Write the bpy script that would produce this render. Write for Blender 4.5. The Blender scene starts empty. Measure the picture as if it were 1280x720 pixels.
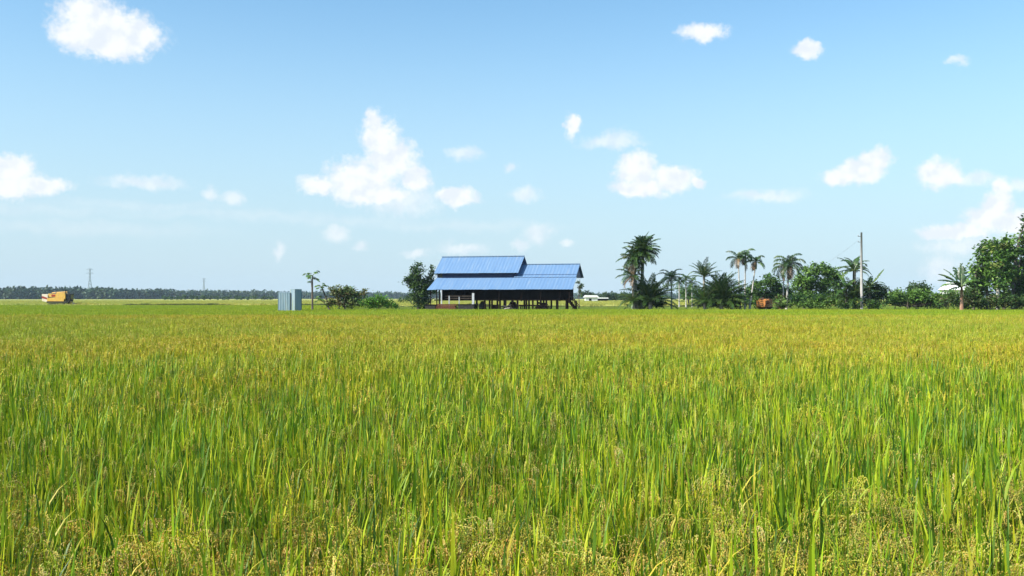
import bpy, math, random
import numpy as np
from mathutils import Vector, Matrix
rnd = random.Random(7)
S = bpy.context.scene
COL = S.collection
F = 1244.4            # focal length in photo pixels (35 mm lens)
HZ = 372.6            # photo row of the true horizon
CH = 1.75             # eye height
rad = math.radians

def X(px, D): return (px-640)/F*D
def Z(py, D): return CH+(HZ-py)/F*D

# ------------------------------------------------------------ materials
def new_mat(name):
    m = bpy.data.materials.new(name); m.use_nodes = True
    nt = m.node_tree; nt.nodes.clear()
    return m, nt
def nd(nt, t, **k):
    n = nt.nodes.new(t)
    for a, v in k.items(): setattr(n, a, v)
    return n
def L(nt, a, b): nt.links.new(a, b)

def leaf_mat(name, transl=.3, rough=.5, inst=.0, big=.0, spec=.25, var=.25, bigcols=None, bigscale=.05):
    """vertex colour Col = real leaf colour; varied per instance and in broad patches of the crop"""
    m, nt = new_mat(name)
    at = nd(nt, 'ShaderNodeAttribute', attribute_name='Col')
    col = at.outputs['Color']
    geo = nd(nt, 'ShaderNodeNewGeometry')
    nz = nd(nt, 'ShaderNodeTexNoise'); nz.inputs['Scale'].default_value = 2.3; nz.inputs['Detail'].default_value = 2
    L(nt, geo.outputs['Position'], nz.inputs['Vector'])
    hs = nd(nt, 'ShaderNodeHueSaturation')
    mr = nd(nt, 'ShaderNodeMapRange'); mr.inputs[1].default_value = .3; mr.inputs[2].default_value = .7
    mr.inputs[3].default_value = 1-var; mr.inputs[4].default_value = 1+var
    L(nt, nz.outputs['Fac'], mr.inputs[0]); L(nt, mr.outputs[0], hs.inputs['Value']); L(nt, col, hs.inputs['Color'])
    col = hs.outputs[0]
    if inst:
        oi = nd(nt, 'ShaderNodeObjectInfo')
        h2 = nd(nt, 'ShaderNodeHueSaturation')
        m1 = nd(nt, 'ShaderNodeMapRange'); m1.inputs[3].default_value = .5-inst*.015; m1.inputs[4].default_value = .5+inst*.03
        m2 = nd(nt, 'ShaderNodeMapRange'); m2.inputs[3].default_value = 1+inst*.3; m2.inputs[4].default_value = 1-inst*.3
        L(nt, oi.outputs['Random'], m1.inputs[0]); L(nt, oi.outputs['Random'], m2.inputs[0])
        L(nt, m1.outputs[0], h2.inputs['Hue']); L(nt, m2.outputs[0], h2.inputs['Value']); L(nt, col, h2.inputs['Color'])
        col = h2.outputs[0]
    if big:
        nb = nd(nt, 'ShaderNodeTexNoise'); nb.inputs['Scale'].default_value = bigscale; nb.inputs['Detail'].default_value = 4
        L(nt, geo.outputs['Position'], nb.inputs['Vector'])
        mb = nd(nt, 'ShaderNodeMapRange'); mb.inputs[1].default_value = .38; mb.inputs[2].default_value = .62
        L(nt, nb.outputs['Fac'], mb.inputs[0])
        mx = nd(nt, 'ShaderNodeMix', data_type='RGBA', blend_type='MULTIPLY'); mx.inputs[0].default_value = big
        ramp = nd(nt, 'ShaderNodeMix', data_type='RGBA')
        ramp.inputs['A'].default_value = (*bigcols[0], 1); ramp.inputs['B'].default_value = (*bigcols[1], 1)
        L(nt, mb.outputs[0], ramp.inputs['Factor'])
        L(nt, col, mx.inputs['A']); L(nt, ramp.outputs['Result'], mx.inputs['B']); col = mx.outputs['Result']
    pb = nd(nt, 'ShaderNodeBsdfPrincipled'); pb.inputs['Roughness'].default_value = rough
    pb.inputs['Specular IOR Level'].default_value = spec
    L(nt, col, pb.inputs['Base Color'])
    out = nd(nt, 'ShaderNodeOutputMaterial')
    if transl:
        tr = nd(nt, 'ShaderNodeBsdfTranslucent'); L(nt, col, tr.inputs['Color'])
        ms = nd(nt, 'ShaderNodeMixShader'); ms.inputs[0].default_value = transl
        L(nt, pb.outputs[0], ms.inputs[1]); L(nt, tr.outputs[0], ms.inputs[2]); L(nt, ms.outputs[0], out.inputs[0])
    else: L(nt, pb.outputs[0], out.inputs[0])
    return m

def surf_mat(name, c1, c2, scale=3., rough=.7, metal=0., bump=0., detail=4, contrast=(.35, .65), stretch=None, spec=.3, c3=None, s3=12.):
    m, nt = new_mat(name)
    tc = nd(nt, 'ShaderNodeTexCoord'); vec = tc.outputs['Object']
    if stretch:
        mp = nd(nt, 'ShaderNodeMapping'); mp.inputs['Scale'].default_value = stretch; L(nt, vec, mp.inputs[0]); vec = mp.outputs[0]
    nz = nd(nt, 'ShaderNodeTexNoise'); nz.inputs['Scale'].default_value = scale; nz.inputs['Detail'].default_value = detail
    L(nt, vec, nz.inputs['Vector'])
    mr = nd(nt, 'ShaderNodeMapRange'); mr.inputs[1].default_value = contrast[0]; mr.inputs[2].default_value = contrast[1]
    L(nt, nz.outputs['Fac'], mr.inputs[0])
    mx = nd(nt, 'ShaderNodeMix', data_type='RGBA'); mx.inputs['A'].default_value = (*c1, 1); mx.inputs['B'].default_value = (*c2, 1)
    L(nt, mr.outputs[0], mx.inputs['Factor']); col = mx.outputs['Result']
    if c3:
        n3 = nd(nt, 'ShaderNodeTexNoise'); n3.inputs['Scale'].default_value = s3; n3.inputs['Detail'].default_value = 5
        L(nt, vec, n3.inputs['Vector'])
        r3 = nd(nt, 'ShaderNodeMapRange'); r3.inputs[1].default_value = .55; r3.inputs[2].default_value = .7
        L(nt, n3.outputs['Fac'], r3.inputs[0])
        m3 = nd(nt, 'ShaderNodeMix', data_type='RGBA'); m3.inputs['B'].default_value = (*c3, 1)
        L(nt, r3.outputs[0], m3.inputs['Factor']); L(nt, col, m3.inputs['A']); col = m3.outputs['Result']
    pb = nd(nt, 'ShaderNodeBsdfPrincipled'); pb.inputs['Roughness'].default_value = rough; pb.inputs['Metallic'].default_value = metal
    pb.inputs['Specular IOR Level'].default_value = spec
    L(nt, col, pb.inputs['Base Color'])
    if bump:
        bp = nd(nt, 'ShaderNodeBump'); bp.inputs['Strength'].default_value = bump; bp.inputs['Distance'].default_value = .05
        L(nt, nz.outputs['Fac'], bp.inputs['Height']); L(nt, bp.outputs[0], pb.inputs['Normal'])
    out = nd(nt, 'ShaderNodeOutputMaterial'); L(nt, pb.outputs[0], out.inputs[0])
    return m

M = {}
M['rice'] = leaf_mat('rice', .32, .5, inst=.55, big=.9, spec=.3, var=.2, bigcols=((1.08, 1.0, .95), (.86, 1.02, 1.0)), bigscale=.09)
M['ricegreen'] = leaf_mat('rice_green', .3, .5, inst=.4, big=.8, spec=.25, var=.2, bigcols=((1.08, 1.0, .9), (.9, .99, 1.0)), bigscale=.05)
M['leaf'] = leaf_mat('foliage', .22, .5, var=.35, spec=.25)
M['palm'] = leaf_mat('palm_leaf', .18, .4, var=.25, spec=.4)
M['soil'] = surf_mat('soil', (.05, .045, .022), (.09, .095, .035), 1.2, .95, bump=.4, spec=.1)
M['bark'] = surf_mat('bark', (.08, .065, .05), (.15, .125, .1), 4, .9, bump=.6, stretch=(1, 1, .3), spec=.1)
M['palebark'] = surf_mat('pale_bark', (.34, .31, .27), (.5, .48, .43), 4, .85, bump=.4, c3=(.2, .16, .12), s3=3, spec=.1)
M['palmbark'] = surf_mat('ringed_palm_bark', (.22, .2, .17), (.36, .33, .28), 6, .9, bump=.5, stretch=(.3, .3, 3), spec=.1)
M['redbark'] = surf_mat('reddish_stem', (.24, .13, .08), (.34, .2, .13), 4, .8, bump=.4, stretch=(1, 1, .4), spec=.15)
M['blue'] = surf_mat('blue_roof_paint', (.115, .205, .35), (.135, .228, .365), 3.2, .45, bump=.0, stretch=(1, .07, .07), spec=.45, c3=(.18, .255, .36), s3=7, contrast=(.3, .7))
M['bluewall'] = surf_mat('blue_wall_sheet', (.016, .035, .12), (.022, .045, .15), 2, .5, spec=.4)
M['darkwood'] = surf_mat('old_wood_with_shade', (.006, .004, .004), (.013, .008, .006), 5, .9, bump=.4, stretch=(1, 1, .2), spec=.05)  # old wood; the deep shade around the house is put into its colour
M['wood'] = surf_mat('weathered_wood', (.09, .07, .055), (.17, .14, .11), 5, .85, bump=.4, stretch=(1, 1, .25), spec=.15)
M['redwood'] = surf_mat('reddish_planks', (.07, .022, .014), (.12, .04, .024), 5, .8, bump=.3, spec=.2)
M['whitepost'] = surf_mat('whitewashed_concrete', (.34, .36, .38), (.48, .5, .52), 6, .8, bump=.2, c3=(.35, .35, .32), s3=4)
M['zinc'] = surf_mat('galvanised_sheet', (.19, .28, .33), (.34, .42, .46), 1.1, .4, .35, stretch=(4, 4, .25), c3=(.28, .32, .18), s3=1.2, spec=.5)
M['yellow'] = surf_mat('yellow_machine_paint', (.66, .37, .05), (.72, .45, .10), 2, .45, c3=(.5, .3, .1), s3=5, spec=.5)
M['orange'] = surf_mat('orange_machine_paint', (.42, .15, .03), (.5, .21, .05), 2, .5, c3=(.25, .1, .04), s3=4, spec=.4)
M['cream'] = surf_mat('cream_machine_paint', (.68, .58, .42), (.74, .64, .48), 2, .5, spec=.4)
M['red'] = surf_mat('dark_red_paint', (.28, .03, .02), (.36, .045, .025), 3, .5, spec=.4)
M['black'] = surf_mat('black_rubber', (.012, .012, .012), (.03, .028, .025), 6, .8, spec=.3)
M['darkglass'] = surf_mat('dark_cab_glass', (.01, .014, .018), (.016, .02, .025), 2, .12, spec=.6)
M['steel'] = surf_mat('dull_steel', (.12, .11, .1), (.2, .18, .16), 6, .55, .3, spec=.5)
M['lattice'] = surf_mat('tower_steel', (.42, .44, .46), (.5, .52, .54), 1, .6, .2)
M['concrete'] = surf_mat('pole_concrete', (.30, .28, .26), (.40, .38, .35), 3, .85, bump=.2, stretch=(1, 1, .4))
M['whiteroof'] = surf_mat('white_roof_sheet', (.78, .78, .76), (.84, .84, .83), 2, .5)
M['plaster'] = surf_mat('pale_plaster', (.5, .52, .5), (.6, .61, .58), 1, .8)
M['darkroof'] = surf_mat('grey_roof', (.12, .13, .14), (.18, .19, .2), 1, .7)

# ------------------------------------------------------------ mesh builder
class MB:
    def __init__(s): s.v = []; s.f = []; s.c = []
    def add(s, vs, fs, col=None):
        b = len(s.v); s.v += [tuple(p) for p in vs]
        s.f += [tuple(i+b for i in f) for f in fs]
        if col is None: col = (1, 1, 1)
        if len(vs) and not isinstance(col[0], (tuple, list)): col = [col]*len(vs)
        s.c += list(col)
    def box(s, x0, x1, y0, y1, z0, z1):
        s.add([(x0,y0,z0),(x1,y0,z0),(x1,y1,z0),(x0,y1,z0),(x0,y0,z1),(x1,y0,z1),(x1,y1,z1),(x0,y1,z1)],
              [(0,3,2,1),(4,5,6,7),(0,1,5,4),(1,2,6,5),(2,3,7,6),(3,0,4,7)])
    def bar(s, a, b, w, h=None):
        a = Vector(a); b = Vector(b); h = h or w; d = (b-a).normalized()
        up = Vector((0,0,1)) if abs(d.z) < .95 else Vector((0,1,0))
        u = d.cross(up).normalized()*w/2; v = u.cross(d).normalized()*h/2
        vs = [p+su*u+sv*v for p in (a, b) for su, sv in ((-1,-1),(1,-1),(1,1),(-1,1))]
        s.add(vs, [(0,1,2,3),(7,6,5,4),(0,4,5,1),(1,5,6,2),(2,6,7,3),(3,7,4,0)])
    def tube(s, pts, rs, n=7, col=None):
        pts = [Vector(p) for p in pts]; m = len(pts); b = []
        for i, p in enumerate(pts):
            d = (pts[min(i+1, m-1)]-pts[max(i-1, 0)]).normalized()
            up = Vector((1,0,0)) if abs(d.x) < .8 else Vector((0,1,0))
            u = d.cross(up).normalized(); v = d.cross(u)
            b += [p+(u*math.cos(a)+v*math.sin(a))*rs[i] for a in [2*math.pi*k/n for k in range(n)]]
        fs = [(i*n+k, i*n+(k+1)%n, (i+1)*n+(k+1)%n, (i+1)*n+k) for i in range(m-1) for k in range(n)]
        fs += [tuple(range(n)), tuple(reversed(range((m-1)*n, m*n)))]
        s.add(b, fs, col)
    def prism(s, prof, y0, y1):   # profile in x,z extruded along y
        n = len(prof)
        vs = [(x, y0, z) for x, z in prof]+[(x, y1, z) for x, z in prof]
        s.add(vs, [tuple(range(n)), tuple(reversed(range(n, 2*n)))]+[(i, i+n, (i+1)%n+n, (i+1)%n) for i in range(n)])
    def mesh(s, name, mat, smooth=False):
        me = bpy.data.meshes.new(name); me.from_pydata(s.v, [], s.f)
        a = me.color_attributes.new('Col', 'FLOAT_COLOR', 'POINT')
        c = np.ones((len(s.v), 4), np.float32)
        if s.c: c[:, :3] = np.array(s.c, np.float32)
        a.data.foreach_set('color', c.ravel())
        if smooth: me.polygons.foreach_set('use_smooth', [True]*len(me.polygons))
        me.materials.append(mat); me.update()
        return me
    def build(s, name, mat, parent=None, smooth=False, label=None, link=True):
        o = bpy.data.objects.new(name, s.mesh(name, mat, smooth))
        if link: COL.objects.link(o)
        if parent: o.parent = parent
        if label: o['label'] = label
        return o

def thing(name, label, cat, loc, rz=0, group=None):
    o = bpy.data.objects.new(name, None); COL.objects.link(o); o.empty_display_size = .3
    o.location = loc; o.rotation_euler = (0, 0, rz); o['label'] = label; o['category'] = cat
    if group: o['group'] = group
    return o
def tag(o, label=None, cat=None, group=None, kind=None):
    if label: o['label'] = label
    if cat: o['category'] = cat
    if group: o['group'] = group
    if kind: o['kind'] = kind
    return o
def copy_tree(o, parent=None):
    c = o.copy(); COL.objects.link(c); c.parent = parent
    for ch in [k for k in COL.objects if k.parent == o]: copy_tree(ch, c)
    return c

# ------------------------------------------------------------ camera
cam = bpy.data.cameras.new('camera'); co = bpy.data.objects.new('camera', cam); COL.objects.link(co)
cam.lens = 35; cam.sensor_width = 36; cam.clip_end = 8000; cam.clip_start = .05
co.location = (0, 0, CH); co.rotation_euler = (rad(90)+math.atan((HZ-360)/F), 0, 0)
S.camera = co

# ------------------------------------------------------------ light and sky
SUN_AZ = math.atan2(-.92, -.42); SUN_EL = rad(39)
sd = Vector((math.sin(SUN_AZ)*math.cos(SUN_EL), math.cos(SUN_AZ)*math.cos(SUN_EL), math.sin(SUN_EL)))
sl = bpy.data.lights.new('sun', 'SUN'); sl.energy = 4.6; sl.angle = rad(.53); sl.color = (1, .95, .87)
so = bpy.data.objects.new('sun', sl); COL.objects.link(so); so.rotation_euler = sd.to_track_quat('Z', 'Y').to_euler(); so.location = (0, 0, 60)

SKY_STRENGTH = .11
def build_world():
    w = bpy.data.worlds.new('World'); S.world = w; w.use_nodes = True
    nt = w.node_tree; nt.nodes.clear()
    sky = nd(nt, 'ShaderNodeTexSky', sky_type='NISHITA'); sky.sun_disc = False
    sky.sun_elevation = SUN_EL; sky.sun_rotation = SUN_AZ % (2*math.pi)
    sky.air_density = 1.0; sky.dust_density = 1.2; sky.ozone_density = 1.5; sky.altitude = 0
    tc = nd(nt, 'ShaderNodeTexCoord'); sep = nd(nt, 'ShaderNodeSeparateXYZ'); L(nt, tc.outputs['Generated'], sep.inputs[0])
    az = nd(nt, 'ShaderNodeMath', operation='ARCTAN2'); L(nt, sep.outputs['X'], az.inputs[0]); L(nt, sep.outputs['Y'], az.inputs[1])
    el = nd(nt, 'ShaderNodeMath', operation='ARCSINE'); L(nt, sep.outputs['Z'], el.inputs[0])
    cb = nd(nt, 'ShaderNodeCombineXYZ'); L(nt, az.outputs[0], cb.inputs[0]); L(nt, el.outputs[0], cb.inputs[1])
    sc = nd(nt, 'ShaderNodeVectorMath', operation='SCALE'); sc.inputs[3].default_value = 57.2958; L(nt, cb.outputs[0], sc.inputs[0])
    ang = sc.outputs[0]      # azimuth, elevation in degrees
    def noise(scale, detail, rough=.55, off=(0,0,0)):
        n = nd(nt, 'ShaderNodeTexNoise'); n.inputs['Scale'].default_value = scale; n.inputs['Detail'].default_value = detail
        n.inputs['Roughness'].default_value = rough
        a = nd(nt, 'ShaderNodeVectorMath', operation='ADD'); a.inputs[1].default_value = off
        L(nt, ang, a.inputs[0]); L(nt, a.outputs[0], n.inputs['Vector']); return n
    wn = noise(.85, 5, .6)
    ws = nd(nt, 'ShaderNodeVectorMath', operation='SUBTRACT'); ws.inputs[1].default_value = (.5, .5, .5); L(nt, wn.outputs['Color'], ws.inputs[0])
    wa = nd(nt, 'ShaderNodeVectorMath', operation='MULTIPLY_ADD'); wa.inputs[1].default_value = (1.5, 1.1, 0)
    L(nt, ws.outputs[0], wa.inputs[0]); L(nt, ang, wa.inputs[2]); warped = wa.outputs[0]
    pxd = 57.2958/F
    def field(lobes):
        cur = None
        for (px, py, rx, ry) in lobes:
            a = math.degrees(math.atan((px-640)/F)); e = math.degrees(math.atan((HZ-py)/F*math.cos(rad(a))))
            RX, RY = rx*pxd, ry*pxd
            m = nd(nt, 'ShaderNodeVectorMath', operation='MULTIPLY_ADD')
            m.inputs[1].default_value = (1/RX, 1/RY, 0); m.inputs[2].default_value = (-a/RX, -e/RY, 0)
            L(nt, warped, m.inputs[0])
            ln = nd(nt, 'ShaderNodeVectorMath', operation='LENGTH'); L(nt, m.outputs[0], ln.inputs[0])
            if cur is None: cur = ln.outputs['Value']
            else:
                mn = nd(nt, 'ShaderNodeMath', operation='SMOOTH_MIN'); mn.inputs[2].default_value = .25
                L(nt, cur, mn.inputs[0]); L(nt, ln.outputs['Value'], mn.inputs[1]); cur = mn.outputs[0]
        return cur
    strong = [(133,38,62,30),(105,15,36,20),(165,45,38,24),(95,42,28,22),(130,58,50,14),
      (8,212,34,20),(50,232,34,12),(10,236,40,14),
      (473,172,24,26),(468,152,14,16),(488,200,36,32),(450,225,48,28),(400,230,26,14),(520,222,18,22),(470,245,50,14),(570,246,30,13),
      (715,158,11,17),(797,212,30,24),(840,223,36,16),(800,235,38,12),(875,228,12,7),
      (1075,214,30,16),(1098,200,20,15),(1050,222,22,11),(1174,216,26,20),(1190,222,22,12),
      (1251,236,12,16),(1247,254,20,18),(1238,272,28,16),(1195,288,40,10),(1168,291,20,7),(1266,278,26,16),(1292,276,20,16),
      (880,40,30,13),(1010,60,18,10)]
    faint = [(180,228,50,9),(262,242,10,11),(290,250,16,9),(580,193,22,10),(770,175,28,13),(765,178,40,10),(655,243,20,9),(640,210,10,6),
      (420,292,18,12),(450,308,10,6),(347,314,8,11),(672,290,20,14),(650,305,14,9),(708,305,10,6),
      (1175,336,22,18),(1215,306,60,14),(960,245,50,8),(1198,75,10,6),(1275,232,18,8),(520,315,20,6),(500,250,55,22),(1225,222,24,9),(580,310,34,8)]
    streak = [(40,262,130,9),(170,256,120,7),(300,268,150,7),(430,275,150,7),(560,282,160,7),(110,285,150,10)]
    fn = noise(2.6, 8, .62, (3,7,1)); fn2 = noise(1.0, 4, .6, (13,2,5))
    def alpha(f, lo, hi, namp, nn):
        a = nd(nt, 'ShaderNodeMath', operation='MULTIPLY_ADD'); a.inputs[1].default_value = namp
        L(nt, nn.outputs['Fac'], a.inputs[0]); L(nt, f, a.inputs[2])       # f + namp*n
        r = nd(nt, 'ShaderNodeMapRange', interpolation_type='SMOOTHSTEP'); r.inputs[1].default_value = hi+namp*.5; r.inputs[2].default_value = lo+namp*.5
        r.inputs[3].default_value = 0; r.inputs[4].default_value = 1
        L(nt, a.outputs[0], r.inputs[0]); return r.outputs[0]
    sf = field(strong)
    As = alpha(sf, .50, 1.2, .85, fn)
    Af = alpha(field(faint), .2, 1.3, .9, fn)
    Ak = alpha(field(streak), .0, 1.4, .6, fn2)
    def mul(a, k):
        m = nd(nt, 'ShaderNodeMath', operation='MULTIPLY'); m.inputs[1].default_value = k; L(nt, a, m.inputs[0]); return m.outputs[0]
    def mxx(a, b):
        m = nd(nt, 'ShaderNodeMath', operation='MAXIMUM'); L(nt, a, m.inputs[0]); L(nt, b, m.inputs[1]); return m.outputs[0]
    A = mxx(mxx(mul(As, .95), mul(Af, .6)), mul(Ak, .2))
    # the air itself: pale towards the horizon, clear blue above
    bl = nd(nt, 'ShaderNodeMapRange', interpolation_type='SMOOTHSTEP'); bl.inputs[1].default_value = -1; bl.inputs[2].default_value = 19
    bl.inputs[3].default_value = 1; bl.inputs[4].default_value = 0
    sep2 = nd(nt, 'ShaderNodeSeparateXYZ'); L(nt, ang, sep2.inputs[0]); L(nt, sep2.outputs['Y'], bl.inputs[0])
    gm = nd(nt, 'ShaderNodeMix', data_type='RGBA', blend_type='MULTIPLY'); gm.inputs[0].default_value = 1
    gm.inputs['B'].default_value = (*SKY_TINT, 1); L(nt, sky.outputs[0], gm.inputs['A'])
    hz = nd(nt, 'ShaderNodeMix', data_type='RGBA'); hz.inputs['B'].default_value = (*HORIZON, 1)
    L(nt, gm.outputs['Result'], hz.inputs['A']); L(nt, mul(bl.outputs[0], .88), hz.inputs['Factor'])
    # cloud body: sunlit white and shaded grey-blue sides of billows put into the colour
    r1 = noise(.8, 3, .5, (5,1,2)); r2 = noise(.8, 3, .5, (4.72,1.38,2))      # billows: relief against a copy shifted towards the sun
    df = nd(nt, 'ShaderNodeMath', operation='SUBTRACT'); L(nt, r1.outputs['Fac'], df.inputs[0]); L(nt, r2.outputs['Fac'], df.inputs[1])
    sh = nd(nt, 'ShaderNodeMapRange', interpolation_type='SMOOTHSTEP'); sh.inputs[1].default_value = -.16; sh.inputs[2].default_value = .1
    L(nt, df.outputs[0], sh.inputs[0])
    cc = nd(nt, 'ShaderNodeMix', data_type='RGBA'); cc.inputs['A'].default_value = (*CLOUD_LO, 1); cc.inputs['B'].default_value = (*CLOUD_HI, 1)
    L(nt, sh.outputs[0], cc.inputs['Factor'])
    cm = nd(nt, 'ShaderNodeMix', data_type='RGBA'); L(nt, hz.outputs['Result'], cm.inputs['A']); L(nt, cc.outputs['Result'], cm.inputs['B']); L(nt, A, cm.inputs['Factor'])
    bg = nd(nt, 'ShaderNodeBackground'); bg.inputs['Strength'].default_value = SKY_STRENGTH
    L(nt, cm.outputs['Result'], bg.inputs[0])
    out = nd(nt, 'ShaderNodeOutputWorld'); L(nt, bg.outputs[0], out.inputs[0])
    w.cycles.sampling_method = 'MANUAL'; w.cycles.sample_map_resolution = 1024
SKY_TINT = (.77, 1.04, 1.09)
HORIZON = (3.1, 3.95, 4.6)
CLOUD_LO = (4.4, 4.7, 5.05); CLOUD_HI = (5.2, 5.3, 5.35)
build_world()

# ------------------------------------------------------------ ground and air
def sheet(name, xs, ys, zf, mat, parent=None):
    mb = MB(); n = len(xs)
    mb.add([(x, y, zf(x, y)) for y in ys for x in xs], [(j*n+i, j*n+i+1, (j+1)*n+i+1, (j+1)*n+i) for j in range(len(ys)-1) for i in range(n-1)])
    return mb.build(name, mat, parent, smooth=True)
g = sheet('ground', [-2200, 2200], [-2200, 2200], lambda x, y: 0, M['soil']); tag(g, kind='structure')

hm, nt = new_mat('haze_air')
vp = nd(nt, 'ShaderNodeVolumePrincipled'); vp.inputs['Density'].default_value = .00011; vp.inputs['Color'].default_value = (.66, .84, 1, 1); vp.inputs['Anisotropy'].default_value = -.1
L(nt, vp.outputs[0], nd(nt, 'ShaderNodeOutputMaterial').inputs['Volume'])
mb = MB(); mb.box(-2250, 2250, -2250, 2250, -1, 44); hz = mb.build('haze', hm); tag(hz, kind='stuff')

# ------------------------------------------------------------ rice
def blade(mb, base, az, lean, length, width, bend, col, tipcol=None, seg=4, twist=0):
    """upright grass blade: curved ribbon"""
    p = Vector(base); d = Vector((math.cos(az), math.sin(az), 0)); side0 = Vector((-math.sin(az), math.cos(az), 0))
    vs = []; cs = []; st = length/seg; a = lean
    for i in range(seg+1):
        t = i/seg
        w = width*(.55+.45*math.sin(min(1, t*2.2)*math.pi/2))*(1-t**2.2)*.5
        s = side0*math.cos(twist*t)+d*math.sin(twist*t)
        k = tuple(col[j]*(1-t)+(tipcol or col)[j]*t for j in range(3))
        if i == seg: vs.append(p.copy()); cs.append(k)
        else: vs += [p-s*w, p+s*w]; cs += [k, k]
        p = p+(d*math.sin(a)+Vector((0,0,1))*math.cos(a))*st
        a += bend/seg*(.4+1.2*t)
    fs = [(2*i, 2*i+1, 2*i+3, 2*i+2) for i in range(seg-1)]+[(2*seg-2, 2*seg-1, 2*seg)]
    mb.add(vs, fs, cs)
GR = [(1,0,0),(-.5,.87,0),(-.5,-.87,0)]
def grain(mb, p, d, ln, w, col):
    d = Vector(d).normalized(); up = Vector((0,0,1)) if abs(d.z) < .9 else Vector((1,0,0))
    u = d.cross(up).normalized(); v = d.cross(u)
    m = p+d*ln*.45
    vs = [p]+[m+(u*g0[0]+v*g0[1])*w for g0 in GR]+[p+d*ln]
    mb.add(vs, [(0,2,1),(0,3,2),(0,1,3),(4,1,2),(4,2,3),(4,3,1)], col)
def panicle(mb, base, az, length, R, ngr, gl, gw, cols, droop=2.4):
    """nodding ear: an arching stalk with side branches that hang and carry close-set grains"""
    p = Vector(base); d = Vector((math.cos(az), math.sin(az), 0)); a = .15; st = length/8; pts = [p.copy()]
    for i in range(8):
        p = p+(d*math.sin(a)+Vector((0,0,1))*math.cos(a))*st; a += droop/8*R.uniform(.8, 1.2); pts.append(p.copy())
    c = R.choice(cols)
    mb.tube([pts[0], pts[3], pts[6], pts[8]], [.0018, .0014, .001, .0005], 3, c)
    nb = max(2, int(round((ngr*.11)))); per = max(2, ngr//nb)
    for k in range(nb):
        t = 1.6+6.2*k/max(1, nb-1); i = min(7, int(t)); q = pts[i].lerp(pts[i+1], min(1, t-i)); tn = (pts[i+1]-pts[i]).normalized()
        dv = (tn*.8+Vector((R.gauss(0,.16), R.gauss(0,.16), -.45))).normalized(); bl = length*R.uniform(.36, .52)*(1.1-.05*k); stp = bl/per
        for j in range(per):
            cc = tuple(x*R.uniform(.8, 1.18) for x in c)
            gd = (dv+Vector((R.gauss(0,.2), R.gauss(0,.2), R.gauss(0,.1)))).normalized()
            grain(mb, q+Vector((R.gauss(0,.0022), R.gauss(0,.0022), 0)), gd, gl*R.uniform(.9, 1.2), gw, cc)
            q = q+dv*stp; dv = (dv+Vector((0,0,-.4))).normalized()
GREENS = [(.165,.275,.008),(.22,.325,.010),(.11,.205,.010),(.28,.36,.012),(.08,.16,.012),(.34,.385,.016),(.06,.125,.014)]
YELLS = [(.38,.42,.03),(.44,.42,.035),(.44,.37,.04)]
GOLD = [(.52,.44,.07),(.56,.47,.11),(.40,.39,.045),(.52,.42,.13),(.38,.39,.04),(.48,.35,.07)]
def rice_patch(name, R, size, ntil, height, w, ngr, gl, gw, panfrac, greens, golds, leaf=(.3, .46), lean=.16, seg=4, above=.12, yell=.08, stems=True, pdrop=.24):
    mb = MB()
    for i in range(ntil):
        x, y = R.uniform(-size, size), R.uniform(-size, size); h = height*R.uniform(.86, 1.06)
        for k in range(R.choice((4, 4, 5))):
            col = R.choice(greens if R.random() > yell else YELLS); f = R.uniform(.8, 1.2); col = tuple(c*f for c in col)
            tip = tuple(min(.5, c*q) for c, q in zip(col, (R.uniform(1.0, 1.5), 1.12, 1)))
            ll = R.uniform(*leaf); top = h+above*R.uniform(-.9, 1)-(.1*k)
            blade(mb, (x+R.uniform(-.02, .02), y+R.uniform(-.02, .02), top-ll), R.uniform(0, 6.28), abs(R.gauss(0, lean)), ll, w*R.uniform(.7, 1.2), R.choice((R.uniform(0, .35), R.uniform(0, .5), R.uniform(.3, 1.6))), col, tip, seg, R.uniform(-1, 1))
        if stems: mb.tube([(x, y, 0), (x+R.uniform(-.03, .03), y, h*.8)], [w*.3, w*.15], 3, R.choice(greens))
        if R.random() < panfrac:
            panicle(mb, (x, y, h-pdrop+R.uniform(-.08, .06)), R.uniform(0, 6.28), R.uniform(.16, .24), R, ngr, gl, gw, golds, R.uniform(2.3, 3.1))
    return mb.build(name, M['rice'], link=False)

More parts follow.
